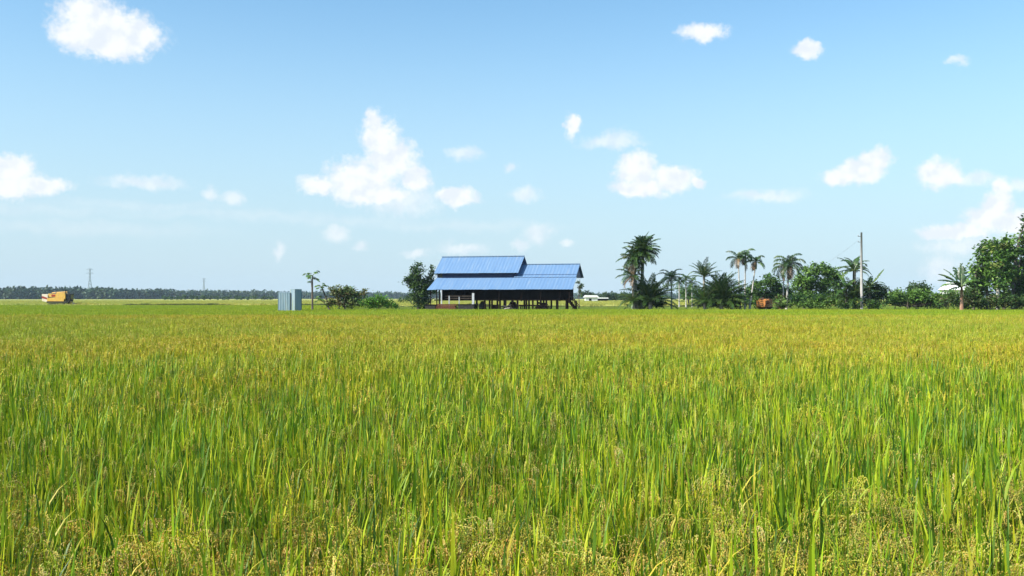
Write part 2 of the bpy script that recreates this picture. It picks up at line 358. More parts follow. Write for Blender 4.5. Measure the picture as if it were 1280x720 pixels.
def scatter(name, pts, coll, mat_label_kind):
    """pts: list of (x,y,z,rot,scale,index) -> one object whose vertices carry the plants (geometry nodes)"""
    me = bpy.data.meshes.new(name); me.from_pydata([p[:3] for p in pts], [], [])
    for nm, j, ty in (('rot', 3, 'FLOAT'), ('scl', 4, 'FLOAT'), ('idx', 5, 'INT')):
        a = me.attributes.new(nm, ty, 'POINT'); a.data.foreach_set('value', [p[j] for p in pts])
    o = bpy.data.objects.new(name, me); COL.objects.link(o)
    ng = bpy.data.node_groups.new(name+'_nodes', 'GeometryNodeTree')
    ng.interface.new_socket('Geometry', in_out='INPUT', socket_type='NodeSocketGeometry')
    ng.interface.new_socket('Geometry', in_out='OUTPUT', socket_type='NodeSocketGeometry')
    gi = ng.nodes.new('NodeGroupInput'); go = ng.nodes.new('NodeGroupOutput')
    ip = ng.nodes.new('GeometryNodeInstanceOnPoints'); ci = ng.nodes.new('GeometryNodeCollectionInfo')
    ci.inputs['Collection'].default_value = coll; ci.inputs['Separate Children'].default_value = True; ci.inputs['Reset Children'].default_value = True
    ip.inputs['Pick Instance'].default_value = True
    def at(nm, ty):
        n = ng.nodes.new('GeometryNodeInputNamedAttribute'); n.data_type = ty; n.inputs['Name'].default_value = nm; return n.outputs['Attribute']
    cx = ng.nodes.new('ShaderNodeCombineXYZ'); ng.links.new(at('rot', 'FLOAT'), cx.inputs[2])
    ng.links.new(gi.outputs[0], ip.inputs['Points']); ng.links.new(ci.outputs[0], ip.inputs['Instance'])
    ng.links.new(at('idx', 'INT'), ip.inputs['Instance Index']); ng.links.new(cx.outputs[0], ip.inputs['Rotation'])
    ng.links.new(at('scl', 'FLOAT'), ip.inputs['Scale']); ng.links.new(ip.outputs[0], go.inputs[0])
    md = o.modifiers.new('plants', 'NODES'); md.node_group = ng
    o['kind'] = 'stuff'
    return o
def coll(name, objs):
    c = bpy.data.collections.new(name)
    for o in objs: c.objects.link(o)
    return c

def vnoise(x, y, s=0):       # small smooth value noise for planting patterns
    def h(i, j): return (math.sin(i*127.1+j*311.7+s*74.7)*43758.5453) % 1
    i, j = math.floor(x), math.floor(y); fx, fy = x-i, y-j; fx = fx*fx*(3-2*fx); fy = fy*fy*(3-2*fy)
    return (h(i,j)*(1-fx)+h(i+1,j)*fx)*(1-fy)+(h(i,j+1)*(1-fx)+h(i+1,j+1)*fx)*fy

MIDG = [(.24,.30,.010),(.29,.33,.012),(.18,.26,.010),(.35,.36,.016),(.12,.19,.014),(.40,.37,.018)]
MIDGOLD = [(.49,.455,.035),(.54,.475,.05),(.45,.45,.03),(.57,.46,.09),(.42,.42,.025),(.52,.40,.05)]
R = random.Random(3)
# near hills of rice: leafy ones (0-3) and heavy-eared ones (4-7)
near = [rice_patch('rice_a%d' % i, R, .13, 16, .86, .0155, 72, .0115, .0034, .3 if i < 4 else .75, GREENS+[(.22,.34,.012)], GOLD, seg=5, lean=.08, yell=.04, above=.15 if i < 4 else .11) for i in range(8)]
near += [rice_patch('rice_c%d' % i, R, .13, 14, .86, .015, 76, .0115, .0034, .66, GREENS, GOLD, seg=5, lean=.1, yell=.07, above=.10, pdrop=.15) for i in range(3)]
# farther hills: fewer, slightly broader blades
mid = [rice_patch('rice_b%d' % i, R, .26, 27, .88, .021, 18, .022, .0065, .55 if i < 4 else 1, MIDG, MIDGOLD, seg=3, above=.10 if i < 4 else .05, stems=False, yell=.12, pdrop=.13) for i in range(8)]
cn = coll('rice_near', near); cm_ = coll('rice_mid', mid)
YF = 57.0                     # far edge of the ripe field
def hill(x, y): return .93+.13*(vnoise(x*.35, y*.35, 2)-.5)+.06*(vnoise(x*1.3, y*1.3, 5)-.5)
def pick(x, y, n):
    g0 = .5*vnoise(x*.3, y*.2, 9)+.5*vnoise(x*.9, y*.6, 4)
    if n > 8 and R.random() < .7-.25*max(0, y-3.4)-.8*(g0-.5) and y < 5.6: return 8+R.randrange(3)
    p = .45+.35*min(1, max(0, (y-3.2)/2))-.6*min(1, max(0, (y-9)/10))+.9*(.5-g0)
    return R.randrange(4) if R.random() < p else 4+R.randrange(4)
pn = []; pm = []; y = 1.5
while y < 19:
    hw = .56*y+2.2; x = -hw
    while x < hw:
        xx, yy = x+R.uniform(-.07, .07), y+R.uniform(-.07, .07)
        if R.random() > (y-8)/11: pn.append((xx, yy, 0, R.uniform(0, 6.28), hill(xx, yy)*R.uniform(.93, 1.07), pick(xx, yy, 11)))
        x += .19
    y += .19
y = 8
while y < YF:
    st = .40 if y < 30 else .46
    hw = .56*y+3; x = -hw
    while x < hw:
        xx, yy = x+R.uniform(-.17, .17), y+R.uniform(-.17, .17)
        if yy < YF and R.random() < (y-8)/11+.03: pm.append((xx, yy, 0, R.uniform(0, 6.28), hill(xx, yy)*R.uniform(.94, 1.06), pick(xx, yy, 8)))
        x += st
    y += st
o = scatter('rice_crop', pn, cn, None); tag(o, 'ripening paddy rice in the near part of the field, green blades over golden ears', 'rice crop')
o = scatter('rice_crop', pm, cm_, None); tag(o, 'golden paddy rice filling the field towards the house', 'rice crop')

# short young green crop behind the ripe field
def green_patch(name, R, cols, h=.6, n=150, size=.55, w=.03, mat='ricegreen', gold=0):
    mb = MB()
    for i in range(n):
        x, y = R.uniform(-size, size), R.uniform(-size, size); c = R.choice(cols); f = R.uniform(.8, 1.2); ll = h*R.uniform(.5, .8)
        blade(mb, (x, y, h*R.uniform(.85, 1.08)-ll), R.uniform(0, 6.28), abs(R.gauss(0, .22)), ll, w*R.uniform(.7, 1.3), R.uniform(0, .8), tuple(q*f for q in c), None, 2, R.uniform(-1, 1))
    return mb.build(name, M[mat], link=False)
YG = [(.25,.33,.012),(.29,.36,.014),(.21,.29,.012),(.33,.37,.02)]
gp = coll('green_crop_kinds', [green_patch('green_%d' % i, R, YG, .58) for i in range(4)])
pts = []; y = YF+1.4
while y < 174:
    st = .8 if y < 85 else 1.0; hw = .55*y+4; x = -hw
    while x < hw:
        xx, yy = x+R.uniform(-.3, .3), y+R.uniform(-.3, .3)
        lim = 172 if xx < -24 else 108
        if yy < lim: pts.append((xx, yy, 0, R.uniform(0, 6.28), R.uniform(.92, 1.1), R.randrange(4)))
        x += st
    y += st
o = scatter('young_rice', pts, gp, None); tag(o, 'band of short bright green rice beyond the golden field', 'rice crop')
# grass round the house and trees
WG = [(.19,.27,.03),(.22,.28,.035),(.15,.24,.025),(.3,.3,.07)]
wg = coll('grass_kinds', [green_patch('grass_%d' % i, R, WG, .42, 110, .6, .03) for i in range(3)])
pts = []
for i in range(8500):
    yy = R.uniform(108, 182); xx = R.uniform(-26 if yy > 112 else -60, .56*yy+4)
    if -12.5 < xx < 10 and 110 < yy < 124: 
        if R.random() < .8: continue
    pts.append((xx, yy, 0, R.uniform(0, 6.28), R.uniform(.5, 1.0)*(1.2 if xx > 34 else .8), R.randrange(3)))
o = scatter('grass', pts, wg, None); tag(o, 'rough grass around the house and palms', 'grass')
# weeds along the far bund
BW = [(.09,.1,.03),(.12,.15,.03),(.15,.12,.05),(.07,.11,.025)]
bw = coll('weed_kinds', [green_patch('weed_%d' % i, R, BW, .7, 120, .7, .05) for i in range(3)])
pts = []
for i in range(1500):
    xx = R.uniform(-105, 100); v = vnoise(xx*.15, 3, 6)
    pts.append((xx, 178+R.uniform(-1.5, 1.5), 0, R.uniform(0, 6.28), (.35+.9*v*v)*R.uniform(.7, 1.2), R.randrange(3)))
o = scatter('bund_weeds', pts, bw, None); tag(o, 'uneven dark weeds along the far field bank', 'weeds')
# far ripe fields
FY = [(.38,.36,.07),(.42,.38,.09),(.33,.34,.06)]
ff = coll('far_rice_kinds', [green_patch('far_%d' % i, R, FY, .8, 130, 1.3, .09, 'rice') for i in range(3)])
pts = []; y = 184
while y < 420:
    st = 2.4 if y < 260 else 3.4; hw = .55*y+6; x = -hw
    while x < hw:
        pts.append((x+R.uniform(-.8, .8), y+R.uniform(-.8, .8), 0, R.uniform(0, 6.28), R.uniform(.9, 1.05)*(1 if st < 3 else 1.1), R.randrange(3))); x += st
    y += st
o = scatter('far_rice', pts, ff, None); tag(o, 'pale ripe rice fields stretching behind the house to the tree line', 'rice crop')
M['farfield'] = surf_mat('far_field', (.33, .32, .08), (.29, .31, .07), .01, .9, bump=.2, c3=(.2, .24, .06), s3=.03, spec=.1)
ys = [182+(i/60)**1.6*1700 for i in range(61)]
o = sheet('rice_terrain', [-1400+i*100 for i in range(29)], ys, lambda x, y: .55 if y > 183 else .01, M['farfield']); tag(o, kind='structure')

# ------------------------------------------------------------ vegetation builders
def leafcard(mb, p, ln, w, R, col, nrm=None):
    d = Vector((R.gauss(0, 1), R.gauss(0, 1), R.gauss(-.15, .6))).normalized()
    q = Vector((R.gauss(0, 1), R.gauss(0, 1), R.gauss(.8, .7))); s = d.cross(q).normalized(); n = s.cross(d)
    a = p+d*ln*.5; 
    mb.add([p, a-s*w*.5+n*ln*.08, p+d*ln-n*ln*.06, a+s*w*.5+n*ln*.08], [(0,1,2),(0,2,3)], [col]*4)
def crown(lobes, R, pal, leaf=.3, dens=1., sub=.5):
    """lobes: (x,y,z,rx,ry,rz). Leaves in small clumps spread through each lobe, denser near the outside, with gaps"""
    mb = MB()
    for (x, y, z, rx, ry, rz) in lobes:
        nsub = max(4, int(dens*9*(rx*ry*rz)**(2/3)/sub**2*.55))
        for k in range(nsub):
            d = Vector((R.gauss(0,1), R.gauss(0,1), R.gauss(0,1))).normalized()*(R.random()**.4)*R.uniform(.75, 1.08)
            c = Vector((x+d.x*rx, y+d.y*ry, z+d.z*rz)); sr = sub*R.uniform(.5, 1.15)
            base = R.choice(pal); f = R.uniform(.75, 1.25)
            if c.z < .1: continue
            for j in range(int(15*(sub/leaf)**1.3*.5)+6):
                e = Vector((R.gauss(0,.5), R.gauss(0,.5), R.gauss(0,.38)))*sr
                g0 = f*R.uniform(.75, 1.3)
                leafcard(mb, c+e, leaf*R.uniform(.7, 1.3), leaf*R.uniform(.4, .65), R, tuple(q*g0 for q in base))
    return mb
DK = [(.036,.078,.014),(.046,.095,.016),(.028,.06,.014),(.065,.11,.02)]
MD = [(.06,.13,.02),(.08,.16,.025),(.045,.1,.018),(.1,.18,.03)]
LT = [(.1,.2,.03),(.13,.24,.04),(.08,.16,.025),(.16,.26,.05)]
OL = [(.1,.11,.04),(.13,.13,.05),(.08,.1,.03),(.16,.12,.06)]
def tree(name, label, cat, D, bx, lobes, seed, pal, leaf=.3, dens=1., sub=.5, tr=.18, bark='bark', trunks=None, depth=None, limbs=True, group=None, parts=('trunk', 'crown')):
    """bx = photo column of the trunk foot, lobes in photo pixels (px,py,rx,ry[,dy]) at distance D; real size follows"""
    R = random.Random(seed); x0 = X(bx, D); t = thing(name, label, cat, (x0, D, 0), 0, group); k = D/F
    lb = []
    for l in lobes:
        dy = l[4] if len(l) > 4 else R.uniform(-.4, .4)*(l[2]*k)
        r = l[2]*k; lb.append((X(l[0], D)-x0, dy, Z(l[1], D), r, (depth or min(r, 1.8*l[3]*k)), l[3]*k))
    mb = MB()
    for j, tx in enumerate(trunks or [bx]):
        top = max(lb, key=lambda q: q[2]-abs(q[0]-(X(tx, D)-x0)))
        dx = X(tx, D)-x0; dy = 0 if j == 0 else R.uniform(-.8, .8)
        h = top[2]; mid = (dx+(top[0]-dx)*.15+R.uniform(-.08, .08), dy, h*.45)
        mb.tube([(dx, dy, -.1), (dx*.98, dy, h*.12), mid, (dx+(top[0]-dx)*.5, dy+top[1]*.5, h*.8), (top[0], top[1], h)], [tr*1.35, tr, tr*.85, tr*.5, tr*.15], 8)
        if limbs:
            for q in lb:
                if abs(q[0]-dx) < 6 and q is not top:
                    a = Vector(mid)*R.uniform(.7, 1.1); b = Vector(q[:3]); m2 = a.lerp(b, .5)+Vector((0, 0, -.15))
                    mb.tube([a, m2, b], [tr*.5, tr*.3, tr*.08], 5)
    mb.build(parts[0], M[bark], t, smooth=True)
    crown(lb, R, pal, leaf, dens, sub).build(parts[1], M['leaf'], t)
    return t

def frond(mb, base, az, el, L0, droop, R, col, leaflet=.5, n=26, hang=.5, w=.05, rc=(.14,.15,.04)):
    """feather palm frond: curved rachis with two rows of leaflets"""
    d = Vector((math.cos(az), math.sin(az), 0)); p = Vector(base); a = el; seg = 9; pts = [p.copy()]
    for i in range(seg):
        p = p+(d*math.cos(a)+Vector((0,0,1))*math.sin(a))*L0/seg; a -= droop/seg*(.4+1.2*i/seg); pts.append(p.copy())
    mb.tube([pts[0], pts[3], pts[6], pts[9]], [.035, .025, .016, .006], 4, rc)
    side = Vector((-d.y, d.x, 0))
    for k in range(n):
        t = (.1+.9*k/(n-1))*seg; i = min(seg-1, int(t)); q = pts[i].lerp(pts[i+1], min(1, t-i)); tn = (pts[i+1]-pts[i]).normalized()
        tt = t/seg; ln = leaflet*(.45+.75*math.sin(math.pi*min(1, .12+tt*.9)))*R.uniform(.85, 1.1)
        up = side.cross(tn)
        if up.z < 0: up = -up
        for s in (-1, 1):
            dd = (side*s*R.uniform(.75, .95)+tn*R.uniform(.35, .8)+up*.28).normalized()
            h1 = q+dd*ln*.5; e = q+dd*ln*.88+Vector((0, 0, -hang*ln*R.uniform(.6, 1.1)))
            ww = tn*w*.5; f = R.uniform(.75, 1.25); c = tuple(v*f for v in col)
            mb.add([q-ww*.6, q+ww*.6, h1+ww, h1-ww, e], [(0,1,2,3),(3,2,4)], c)
def palm(name, label, cat, D, bx, cx, cy, seed, nf=16, L0=2.4, el=(-.3, 1.3), droop=1.4, tr=.13, leaflet=.5, hang=.5, pal=DK, bark='palmbark', shaft=None, azs=None, dead=0, n=24, w=.055, y0=0, group=None, curve=0., one=False, bent=.0):
    R = random.Random(seed); x0 = X(bx, D); t = thing(name, label, cat, (x0, D+y0, 0), 0, group); DD = D+y0
    tx, tz = X(cx, D)-x0, Z(cy, D)
    mb = MB(); pp = []
    for i in range(7):
        u = i/6; pp.append((tx*(u**(1+bent)) + curve*math.sin(math.pi*u), 0, -.1+u*(tz+.1)))
    mb.tube(pp, [tr*(1.35 if i == 0 else 1-.25*i/6) for i in range(7)], 8); mb.build('trunk', M[bark], t, smooth=True)
    if shaft:     # smooth green crownshaft of an areca palm
        s = MB(); s.tube([(tx, 0, tz-shaft), (tx, 0, tz-shaft*.5), (tx, 0, tz+.1)], [tr*1.0, tr*1.35, tr*.6], 8, (.16,.24,.07)); s.build('crownshaft', M['palm'], t, smooth=True)
    acc = MB() if one else None
    for k in range(nf):
        a = (azs[k % len(azs)] if azs else 2.4*k)+R.uniform(-.25, .25); u = (k+.5)/nf
        e = el[1]+(el[0]-el[1])*u+R.uniform(-.12, .12); f = acc or MB()
        c = R.choice(pal)
        if k >= nf-dead: c = (.2, .13, .07); 
        frond(f, (tx, 0, tz+R.uniform(-.1, .1)), a, e, L0*R.uniform(.85, 1.12), droop*R.uniform(.8, 1.2), R, c, leaflet, n, hang, w)
        if not one: f.build('frond', M['palm'], t, label='dry brown hanging frond' if k >= nf-dead else None)
    if one: acc.build('crown', M['palm'], t)
    return t
def bleaf(mb, base, az, el, L0, W, droop, R, col, seg=16):
    """broad banana leaf, blade torn into strips that hang by different amounts"""
    d = Vector((math.cos(az), math.sin(az), 0)); p = Vector(base); a = el; side = Vector((-d.y, d.x, 0)); pts = [p.copy()]
    for i in range(seg): p = p+(d*math.cos(a)+Vector((0,0,1))*math.sin(a))*L0/seg; pts.append(p.copy()); a -= droop/seg*(.3+1.4*i/seg)
    mb.tube([pts[0], pts[seg//2], pts[-1]], [.035, .022, .006], 4, (.2,.26,.08))
    for s in (-1, 1):
        base_h = R.uniform(.1, .5)
        for i in range(1, seg):
            t0 = (i+.5)/seg; w = W*.5*max(.05, math.sin(math.pi*max(0, (t0-.06)/.94)))**.55*R.uniform(.7, 1.1)
            if R.random() < .08: continue
            q0, q1 = pts[i], pts[i+1]; hang = base_h+R.uniform(-.1, .55); tn = q1-q0
            out = (side*s*math.cos(hang)+Vector((0,0,-1))*math.sin(hang)).normalized(); f = R.uniform(.75, 1.3); c = tuple(v*f for v in col)
            m0 = q0+side*s*w*.5+Vector((0,0,.06)); m1 = q1+side*s*w*.5+Vector((0,0,.06))
            e0 = m0+out*w*.6+tn*.3; e1 = m1+out*w*.6+tn*R.uniform(-.1, .5)
            mb.add([q0, q1, m1, m0, e1, e0], [(0,1,2,3),(3,2,4,5)], c)
def banana(name, label, D, bx, cy, seed, leaves, tr=.14, pal=MD, W=.6, bark='redbark', cat='banana plant', y0=0, group=None, lean=0):
    """leaves: (azimuth degrees, elevation degrees, length, droop)"""
    R = random.Random(seed); t = thing(name, label, cat, (X(bx, D), D+y0, 0), 0, group); z = Z(cy, D)
    mb = MB(); mb.tube([(0,0,-.1),(lean*.3,0,z*.5),(lean,0,z)], [tr*1.3, tr, tr*.6], 9); mb.build('stem', M[bark], t, smooth=True)
    for (a, e, l, dr) in leaves:
        f = MB(); bleaf(f, (lean, 0, z-.05), rad(a), rad(e), l, W, dr, R, R.choice(pal)); f.build('leaf', M['palm'], t)
    return t

# ------------------------------------------------------------ the house on posts
HD = 114.0; HA = rad(14); ca, sa = math.cos(HA), math.sin(HA); HO = (X(630, HD), HD)
def wxy(u, v): return (HO[0]+u*ca+v*sa, HO[1]-u*sa+v*ca)
def U(px, v):            # house-frame coordinate along the front, for a photo column, at depth v
    k = (px-640)/F
    return (k*(HO[1]+v*ca)-HO[0]-v*sa)/(ca+k*sa)
def Hz(px, py, v): return CH+(HZ-py)/F*wxy(U(px, v), v)[1]
house = thing('farmhouse', 'long dark timber house raised on posts under stepped blue metal roofs', 'house', (HO[0], HO[1], 0), -HA)
def corrugated(name, p00, p10, p01, p11, mat, parent, pitch=.4, amp=.009, th=.02, label=None, overlap=None):
    """corrugated sheet roof; ribs run from the eave p00-p10 up to the ridge p01-p11"""
    p00, p10, p01, p11 = map(Vector, (p00, p10, p01, p11)); n = int((p10-p00).length/pitch*4); mb = MB()
    nrm = (p10-p00).cross(p01-p00).normalized()
    if nrm.z < 0: nrm = -nrm
    rows = 7; R = random.Random(len(name)+n)
    sag = [R.uniform(-.012, .012) for _ in range(n//8+2)]
    vs = []
    for j in range(rows):
        for i in range(n+1):
            a, b = i/n, j/(rows-1)
            p = p00.lerp(p10, a).lerp(p01.lerp(p11, a), b); o = amp*math.cos(i*math.pi/2)+(sag[i//8])*(1-b)
            vs.append(p+nrm*o)
    m = len(vs); vs += [v-nrm*th for v in vs]; fs = []
    for j in range(rows-1):
        for i in range(n):
            q = j*(n+1)+i; fs.append((q, q+1, q+n+2, q+n+1)); fs.append((m+q, m+q+n+1, m+q+n+2, m+q+1))
    for i in range(n):
        fs.append((i, m+i, m+i+1, i+1)); q = (rows-1)*(n+1)+i; fs.append((q, q+1, m+q+1, m+q))
    for j in range(rows-1):
        q = j*(n+1); fs.append((q, q+n+1, m+q+n+1, m+q)); q += n; fs.append((q, m+q, m+q+n+1, q+n+1))
    mb.add(vs, fs)
    return mb.build(name, mat, parent, label=label)
# main (left, higher) roof
ue0, ue1 = U(543.7, 2.4), U(648.3, 2.4); ze = Hz(600, 341.3, 2.4)
ur0, ur1 = U(551.6, 5.6), U(655, 5.6); zr = Hz(600, 320.8, 5.6)
um0, um1 = (ue0+ur0)/2, (ue1+ur1)/2
corrugated('roof', (um0,2.4,ze), (um1,2.4,ze), (um0,5.6,zr), (um1,5.6,zr), M['blue'], house, label='highest blue metal roof slope')
corrugated('roof', (um0,8.8,ze), (um1,8.8,ze), (um0,5.62,zr), (um1,5.62,zr), M['blue'], house)
b = MB(); b.bar((um0-.02,5.61,zr+.05), (um1+.02,5.61,zr+.05), .34, .05); b.build('ridge_cap', M['blue'], house)
# right, lower roof
vr0 = 2.6; ve = 5.2
zrr = Hz(690, 330.3, ve); zre = Hz(690, 346.3, vr0); us1 = (U(724.6, ve)+U(720.6, vr0))/2; us0 = um1-.55
corrugated('roof', (us0,vr0,zre), (us1,vr0,zre), (us0,ve,zrr), (us1,ve,zrr), M['blue'], house, label='lower blue metal roof slope on the right')
corrugated('roof', (us0,7.8,zre), (us1,7.8,zre), (us0,ve+.02,zrr), (us1,ve+.02,zrr), M['blue'], house)
b = MB(); b.bar((um1-.3,ve+.01,zrr+.04), (us1+.02,ve+.01,zrr+.04), .3, .05); b.build('ridge_cap', M['blue'], house)
b = MB(); zz = Hz(690, 343.2, 3.05); b.bar((um1+.05,3.03,zz+.03), (us1-.05,3.03,zz+.03), .05, .03); b.build('roof_seam', M['bluewall'], house)
# front porch roof with a hipped left end
pv0, pv1 = -.4, 2.25
pe0, pe1 = U(533, pv0), U(716.5, pv0); pz0 = Hz(620, 361.8, pv0); pt1 = U(720.3, pv1); ptz = Hz(620, 347.2, pv1); pu1 = (pe1+pt1)/2
hipx = U(545, pv1)+.25
corrugated('porch_roof', (pe0+1.15,pv0,pz0), (pu1,pv0,pz0), (hipx+.5,pv1,ptz), (pu1,pv1,ptz), M['blue'], house)
corrugated('porch_roof', (pe0,pv0+.15,pz0-.03), (pe0+1.15,pv0,pz0-.01), (hipx-.15,pv1,ptz+.03), (hipx+.5,pv1,ptz+.02), M['blue'], house, label='narrow end strip of the porch roof')
corrugated('porch_roof', (pe0,8.6,pz0-.03), (pe0,pv0+.16,pz0-.03), (hipx-.15,8.6,ptz), (hipx-.15,pv1,ptz), M['blue'], house, label='left side porch roof')
# walls
fl = Hz(640, 374.2, 2.6)      # floor level
wl0, wl1 = U(553.5, 2.6), U(711, 2.4)
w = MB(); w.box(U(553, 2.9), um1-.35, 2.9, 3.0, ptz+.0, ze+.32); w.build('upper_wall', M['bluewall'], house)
w = MB(); n = 60
for i in range(n):   # vertical planks of the long front wall
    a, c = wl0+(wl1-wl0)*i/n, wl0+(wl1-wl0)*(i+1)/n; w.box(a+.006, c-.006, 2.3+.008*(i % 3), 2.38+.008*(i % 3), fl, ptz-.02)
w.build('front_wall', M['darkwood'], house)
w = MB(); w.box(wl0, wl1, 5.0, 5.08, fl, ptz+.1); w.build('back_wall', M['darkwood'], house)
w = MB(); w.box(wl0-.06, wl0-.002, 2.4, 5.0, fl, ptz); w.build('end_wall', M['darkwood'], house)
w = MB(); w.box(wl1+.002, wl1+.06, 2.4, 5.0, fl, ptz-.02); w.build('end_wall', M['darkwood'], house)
# gable walls
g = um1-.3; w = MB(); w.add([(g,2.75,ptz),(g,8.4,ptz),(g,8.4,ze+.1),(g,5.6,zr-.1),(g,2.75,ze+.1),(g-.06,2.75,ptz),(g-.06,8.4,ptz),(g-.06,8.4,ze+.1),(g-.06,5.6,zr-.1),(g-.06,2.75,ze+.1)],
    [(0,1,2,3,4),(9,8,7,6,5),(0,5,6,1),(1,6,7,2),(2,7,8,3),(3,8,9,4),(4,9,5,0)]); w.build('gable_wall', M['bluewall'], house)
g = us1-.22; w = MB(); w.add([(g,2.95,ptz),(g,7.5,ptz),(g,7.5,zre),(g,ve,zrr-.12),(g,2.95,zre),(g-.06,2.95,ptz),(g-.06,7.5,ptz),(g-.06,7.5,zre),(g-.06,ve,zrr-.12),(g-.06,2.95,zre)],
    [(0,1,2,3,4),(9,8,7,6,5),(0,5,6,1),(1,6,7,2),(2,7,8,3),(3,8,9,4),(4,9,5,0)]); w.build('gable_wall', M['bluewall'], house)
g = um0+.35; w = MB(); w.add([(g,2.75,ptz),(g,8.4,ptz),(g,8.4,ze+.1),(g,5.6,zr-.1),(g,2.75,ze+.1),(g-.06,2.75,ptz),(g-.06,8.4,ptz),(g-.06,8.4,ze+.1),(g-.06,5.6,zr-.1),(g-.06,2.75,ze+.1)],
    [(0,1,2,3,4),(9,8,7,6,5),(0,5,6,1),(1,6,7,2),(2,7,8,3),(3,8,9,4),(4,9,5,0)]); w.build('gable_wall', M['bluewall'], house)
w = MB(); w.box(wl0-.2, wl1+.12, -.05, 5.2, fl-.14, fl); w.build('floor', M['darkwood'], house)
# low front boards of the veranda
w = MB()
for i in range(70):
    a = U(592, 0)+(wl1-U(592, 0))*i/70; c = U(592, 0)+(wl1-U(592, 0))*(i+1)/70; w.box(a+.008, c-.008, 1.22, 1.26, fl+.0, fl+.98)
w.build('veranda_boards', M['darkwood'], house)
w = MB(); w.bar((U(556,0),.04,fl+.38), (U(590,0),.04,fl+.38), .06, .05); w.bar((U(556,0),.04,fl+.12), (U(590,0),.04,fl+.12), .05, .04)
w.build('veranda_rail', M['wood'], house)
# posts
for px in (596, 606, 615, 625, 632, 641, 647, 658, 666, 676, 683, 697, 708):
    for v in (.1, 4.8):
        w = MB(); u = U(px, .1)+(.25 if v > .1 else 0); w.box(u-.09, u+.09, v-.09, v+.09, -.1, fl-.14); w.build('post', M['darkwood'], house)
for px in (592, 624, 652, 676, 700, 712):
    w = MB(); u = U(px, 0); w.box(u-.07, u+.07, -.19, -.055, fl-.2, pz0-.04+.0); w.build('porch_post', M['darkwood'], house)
for px, wd, z1 in ((552, .12, pz0-.02), (591.5, .26, fl+.72), (561.5, .1, fl+.42), (574, .08, fl+.3)):
    w = MB(); u = U(px, -.3); w.box(u-wd/2, u+wd/2, -.36, -.24, 0 if px != 574 else .6, z1); w.build('porch_post', M['whitepost'], house, label='whitish post of the left porch')
for px, v in ((546, -.2), (549.5, 3.5), (538.5, 8.2), (549, 8.0)):
    w = MB(); u = U(px, v); w.box(u-.05, u+.05, v-.05, v+.05, 0, pz0); w.build('porch_post', M['darkwood'], house)
# braces between the posts
w = MB()
for a, c in ((640, 658), (658, 676)): w.bar((U(a,.1),.1,.95), (U(c,.1),.1,.95), .06, .09)
w.build('cross_beam', M['darkwood'], house)
# staircase at the right end
w = MB(); u0 = U(712, -.6); st = 8
for i in range(st):
    z = fl*(i+1)/(st+1); u = U(723, -.6)-i*.155; w.box(u-.14, u+.14, -1.1, -.25, z-.03, z+.02)
w.build('stair_tread', M['darkwood'], house)
w = MB()
for v in (-1.14, -.2): w.bar((U(724,-.6),v,0), (U(724,-.6)-st*.155,v,fl), .05, .2); w.bar((U(724,-.6),v,.8), (U(724,-.6)-st*.155,v,fl+.85), .05, .07); w.bar((U(724,-.6),v,0), (U(724,-.6),v,.85), .06, .06); w.bar((U(717,-.6),v,0), (U(717,-.6),v,1.7), .06, .06)
w.build('stair_rail', M['darkwood'], house)

def hthing(name, label, cat, px, v, group=None):
    x, y = wxy(U(px, v), v); return thing(name, label, cat, (x, y, 0), -HA, group)
# things under and beside the house
t = hthing('storage_bin', 'dark box standing under the left porch corner of the house', 'bin', 539.5, -.8)
w = MB(); w.box(-.6,.6,-.5,.5,.1,.93); w.build('bin_body', M['black'], t)
w = MB(); w.box(-.66,.66,-.56,.56,.94,1.02); w.build('lid', M['darkwood'], t)
t = hthing('plank_stack', 'stack of reddish planks on the ground under the left porch', 'planks', 559, -.8)
R = random.Random(4)
for k in range(6):
    w = MB(); w.box(-1.15+R.uniform(-.15,.1), 1.1+R.uniform(-.1,.2), -.45, .4+R.uniform(0,.1), .05+k*.17, .2+k*.17); w.build('plank', M['redwood'], t)
w = MB(); w.box(-1.0,-.85,-.4,.4,-.02,.048); w.build('bearer', M['wood'], t)
w = MB(); w.box(.8,.95,-.4,.4,-.02,.048); w.build('bearer', M['wood'], t)
t = hthing('storage_bin', 'wide black chest under the house beside the reddish planks', 'bin', 584, -.7)
w = MB(); w.box(-.95,.9,-.45,.45,.08,.98); w.build('bin_body', M['black'], t)
w = MB(); w.box(-1.0,.95,-.5,.5,.99,1.05); w.build('lid', M['darkwood'], t)
t = hthing('oil_drum', 'dark drum under the house left of the small crate', 'drum', 602, .6)
w = MB(); w.tube([(0,0,0),(0,0,.5),(0,0,.52),(0,0,1.0)], [.3,.3,.31,.3], 18); w.build('drum_body', M['black'], t, smooth=False)
w = MB(); w.tube([(0,0,.33),(0,0,.36)], [.32,.32], 18); w.tube([(0,0,.66),(0,0,.69)], [.32,.32], 18); w.build('rib', M['steel'], t)
t = hthing('wooden_crate', 'small dark crate on blocks in the open gap under the house', 'crate', 619, .5)
w = MB(); 
for k in range(4): w.box(-.33,.33,-.26,-.22,.5+k*.13,.6+k*.13); w.box(-.33,.33,.22,.26,.5+k*.13,.6+k*.13); w.box(-.37,-.335,-.26,.26,.5+k*.13,.6+k*.13); w.box(.335,.37,-.26,.26,.5+k*.13,.6+k*.13)
w.build('slats', M['darkwood'], t)
w = MB(); w.box(-.3,.3,-.2,.2,.47,.99); w.build('liner', M['black'], t)
w = MB(); w.box(-.3,-.1,-.2,.2,0,.46); w.box(.1,.3,-.2,.2,0,.46); w.build('block', M['concrete'], t)
t = hthing('motorcycle', 'black motorcycle parked in the shade under the middle of the house', 'motorcycle', 634, -.2)
